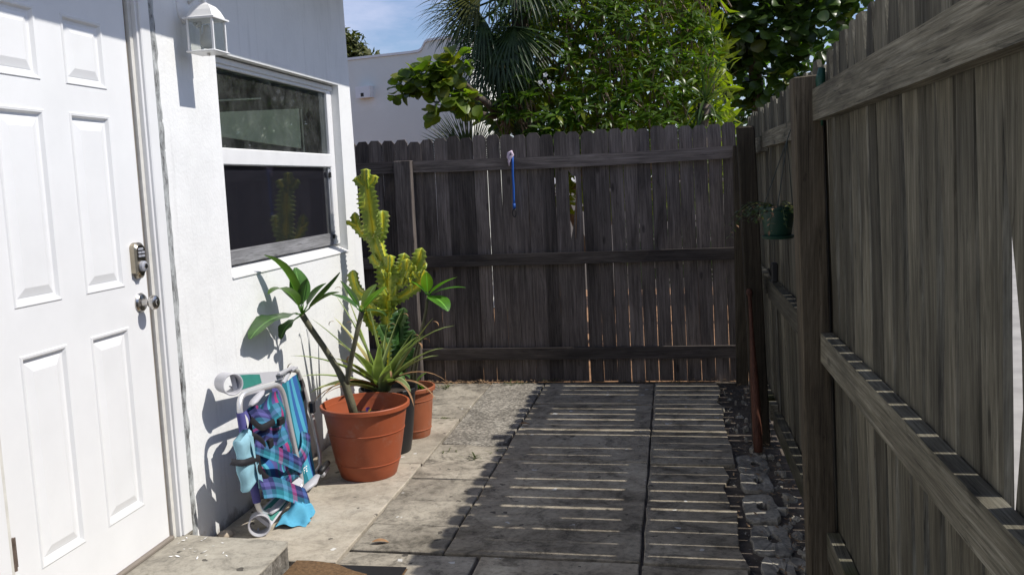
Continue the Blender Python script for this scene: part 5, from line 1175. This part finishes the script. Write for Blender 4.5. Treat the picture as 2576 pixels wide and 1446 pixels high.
part('trunk', MB().tube([(-1.32, 8.5, -.05), (-1.31, 8.48, 1.5), (-1.30, 8.45, 3.2)], [.12, .10, .09], 12), m_bark, fp, True)
for hub, ax, dr, L_ in (((-1.62, 8.15, 3.20), (-1, -.3, .0), .8, .62), ((-1.58, 8.1, 2.98), (-.85, -.4, -.35), .9, .60), ((-1.45, 8.05, 2.82), (-.5, -.3, -.9), .7, .66), ((-1.30, 8.02, 2.88), (-.15, -.3, -1), .6, .62), ((-1.62, 8.2, 3.42), (-1, -.2, .35), 1.2, .62),
    ((-1.25, 8.05, 3.25), (-.2, -.8, -.5), 1.0, .6), ((-1.75, 8.3, 3.10), (-1, 0, -.15), .8, .55), ((-1.5, 8.12, 2.66), (-.45, -.2, -1), .5, .50), ((-1.36, 8.1, 2.62), (-.2, -.2, -1), .5, .52), ((-1.05, 8.1, 3.3), (.6, -.6, .0), 1.0, .6), ((-1.15, 8.3, 3.6), (.3, -.4, .8), 1.4, .6), ((-1.45, 8.2, 3.6), (-.4, -.5, .7), 1.5, .6),
    ((-1.62, 8.3, 2.80), (-.75, .1, -.7), .6, .52), ((-1.42, 8.35, 2.7), (-.35, .1, -1), .5, .6)):
    frond(fp, crown + Vector((jit(.04), jit(.04), 0)), hub, ax, (-.1, -.9, .45), L_, 44, 2.9, .027, dr)
for lab, hub, lst in (('low spiky fan palm poking above the back fence in front of the neighbour wall', (-1.70, 7.85, 1.78), ((-.65, 0, .75, .50), (.2, 0, 1, .46), (.85, .1, .5, .42), (-1.0, .1, .25, .46))), ('second low spiky fan palm above the back fence, at the foot of the shrub', (-1.10, 7.9, 1.82), ((-.8, 0, .7, .36), (-.2, 0, 1, .36), (-1, 0, .25, .32)))):
    t = thing('low_fan_palm', (hub[0], hub[1], 0), lab, 'palm'); part('trunk', MB().tube([(hub[0], hub[1], -.05), (hub[0], hub[1], hub[2] - .3)], [.06, .05], 8), m_bark, t)
    for ax_ in lst: frond(t, (hub[0], hub[1] + .05, hub[2] - .4), (hub[0] + ax_[0] * .05, hub[1], hub[2]), ax_[:3], (0, -1, .1), ax_[3], 26, 1.9, .016, .12, stiff=True)
# slim corner palm with sword leaves
cpm = thing('sword_leaf_palm', (.27, 7.85, 0), 'slim trunked plant with narrow sword leaves at the right end of the back fence', 'palm')
part('trunk', MB().tube([(.25, 7.9, -.05), (.27, 7.87, 1.0), (.265, 7.85, 1.9), (.30, 7.84, 2.12)], [.06, .05, .048, .06], 10), m_bark, cpm, True)
for k in range(44):
    a = rnd.uniform(0, 6.28); el = rnd.uniform(-.9, 1.1); d = Vector((math.cos(a) * math.cos(el) + .15, math.sin(a) * math.cos(el) * .7, math.sin(el)))
    part('leaf', leaf_mb((.30, 7.84, 2.12 + jit(.05)), d, (0, 0, 1), rnd.uniform(.30, .52), .030, rnd.uniform(.3, 1.1), .35, 5, lambda v: (1 - v) ** .6 * min(1, .4 + v * 4)), m_palm, cpm, True)
# far tree behind the neighbour's roof
ft = thing('far_tree', (-8.4, 22, 0), 'olive brown tree crown rising far behind the neighbour roof', 'tree')
fm = MB()
for c, r_ in (((-8.3, 22, 4.6), 1.0), ((-7.9, 22, 4.5), .75), ((-7.45, 22, 4.35), .55), ((-8.6, 22, 5.1), .7), ((-8.05, 22, 5.05), .42), ((-7.1, 22, 4.35), .45), ((-7.75, 22, 4.95), .5), ((-7.5, 22, 4.7), .45), ((-9.2, 22, 4.8), .9)):
    for k in range(int(900 * r_ * r_) + 80): d0 = rdir(); leaf_mb(Vector(c) + d0 * r_ * rnd.random() ** .3, rdir(), (d0 + Vector((0, 0, .5))), .2, .10, .4, .2, 2, lanc, mb=fm)
part('crown', fm, m_fartree, ft)['kind'] = 'stuff'
part('trunk', MB().tube([(-8.4, 22, 0), (-8.4, 22, 3), (-8.2, 22, 4.6)], [.2, .15, .06], 8), m_bark, ft)
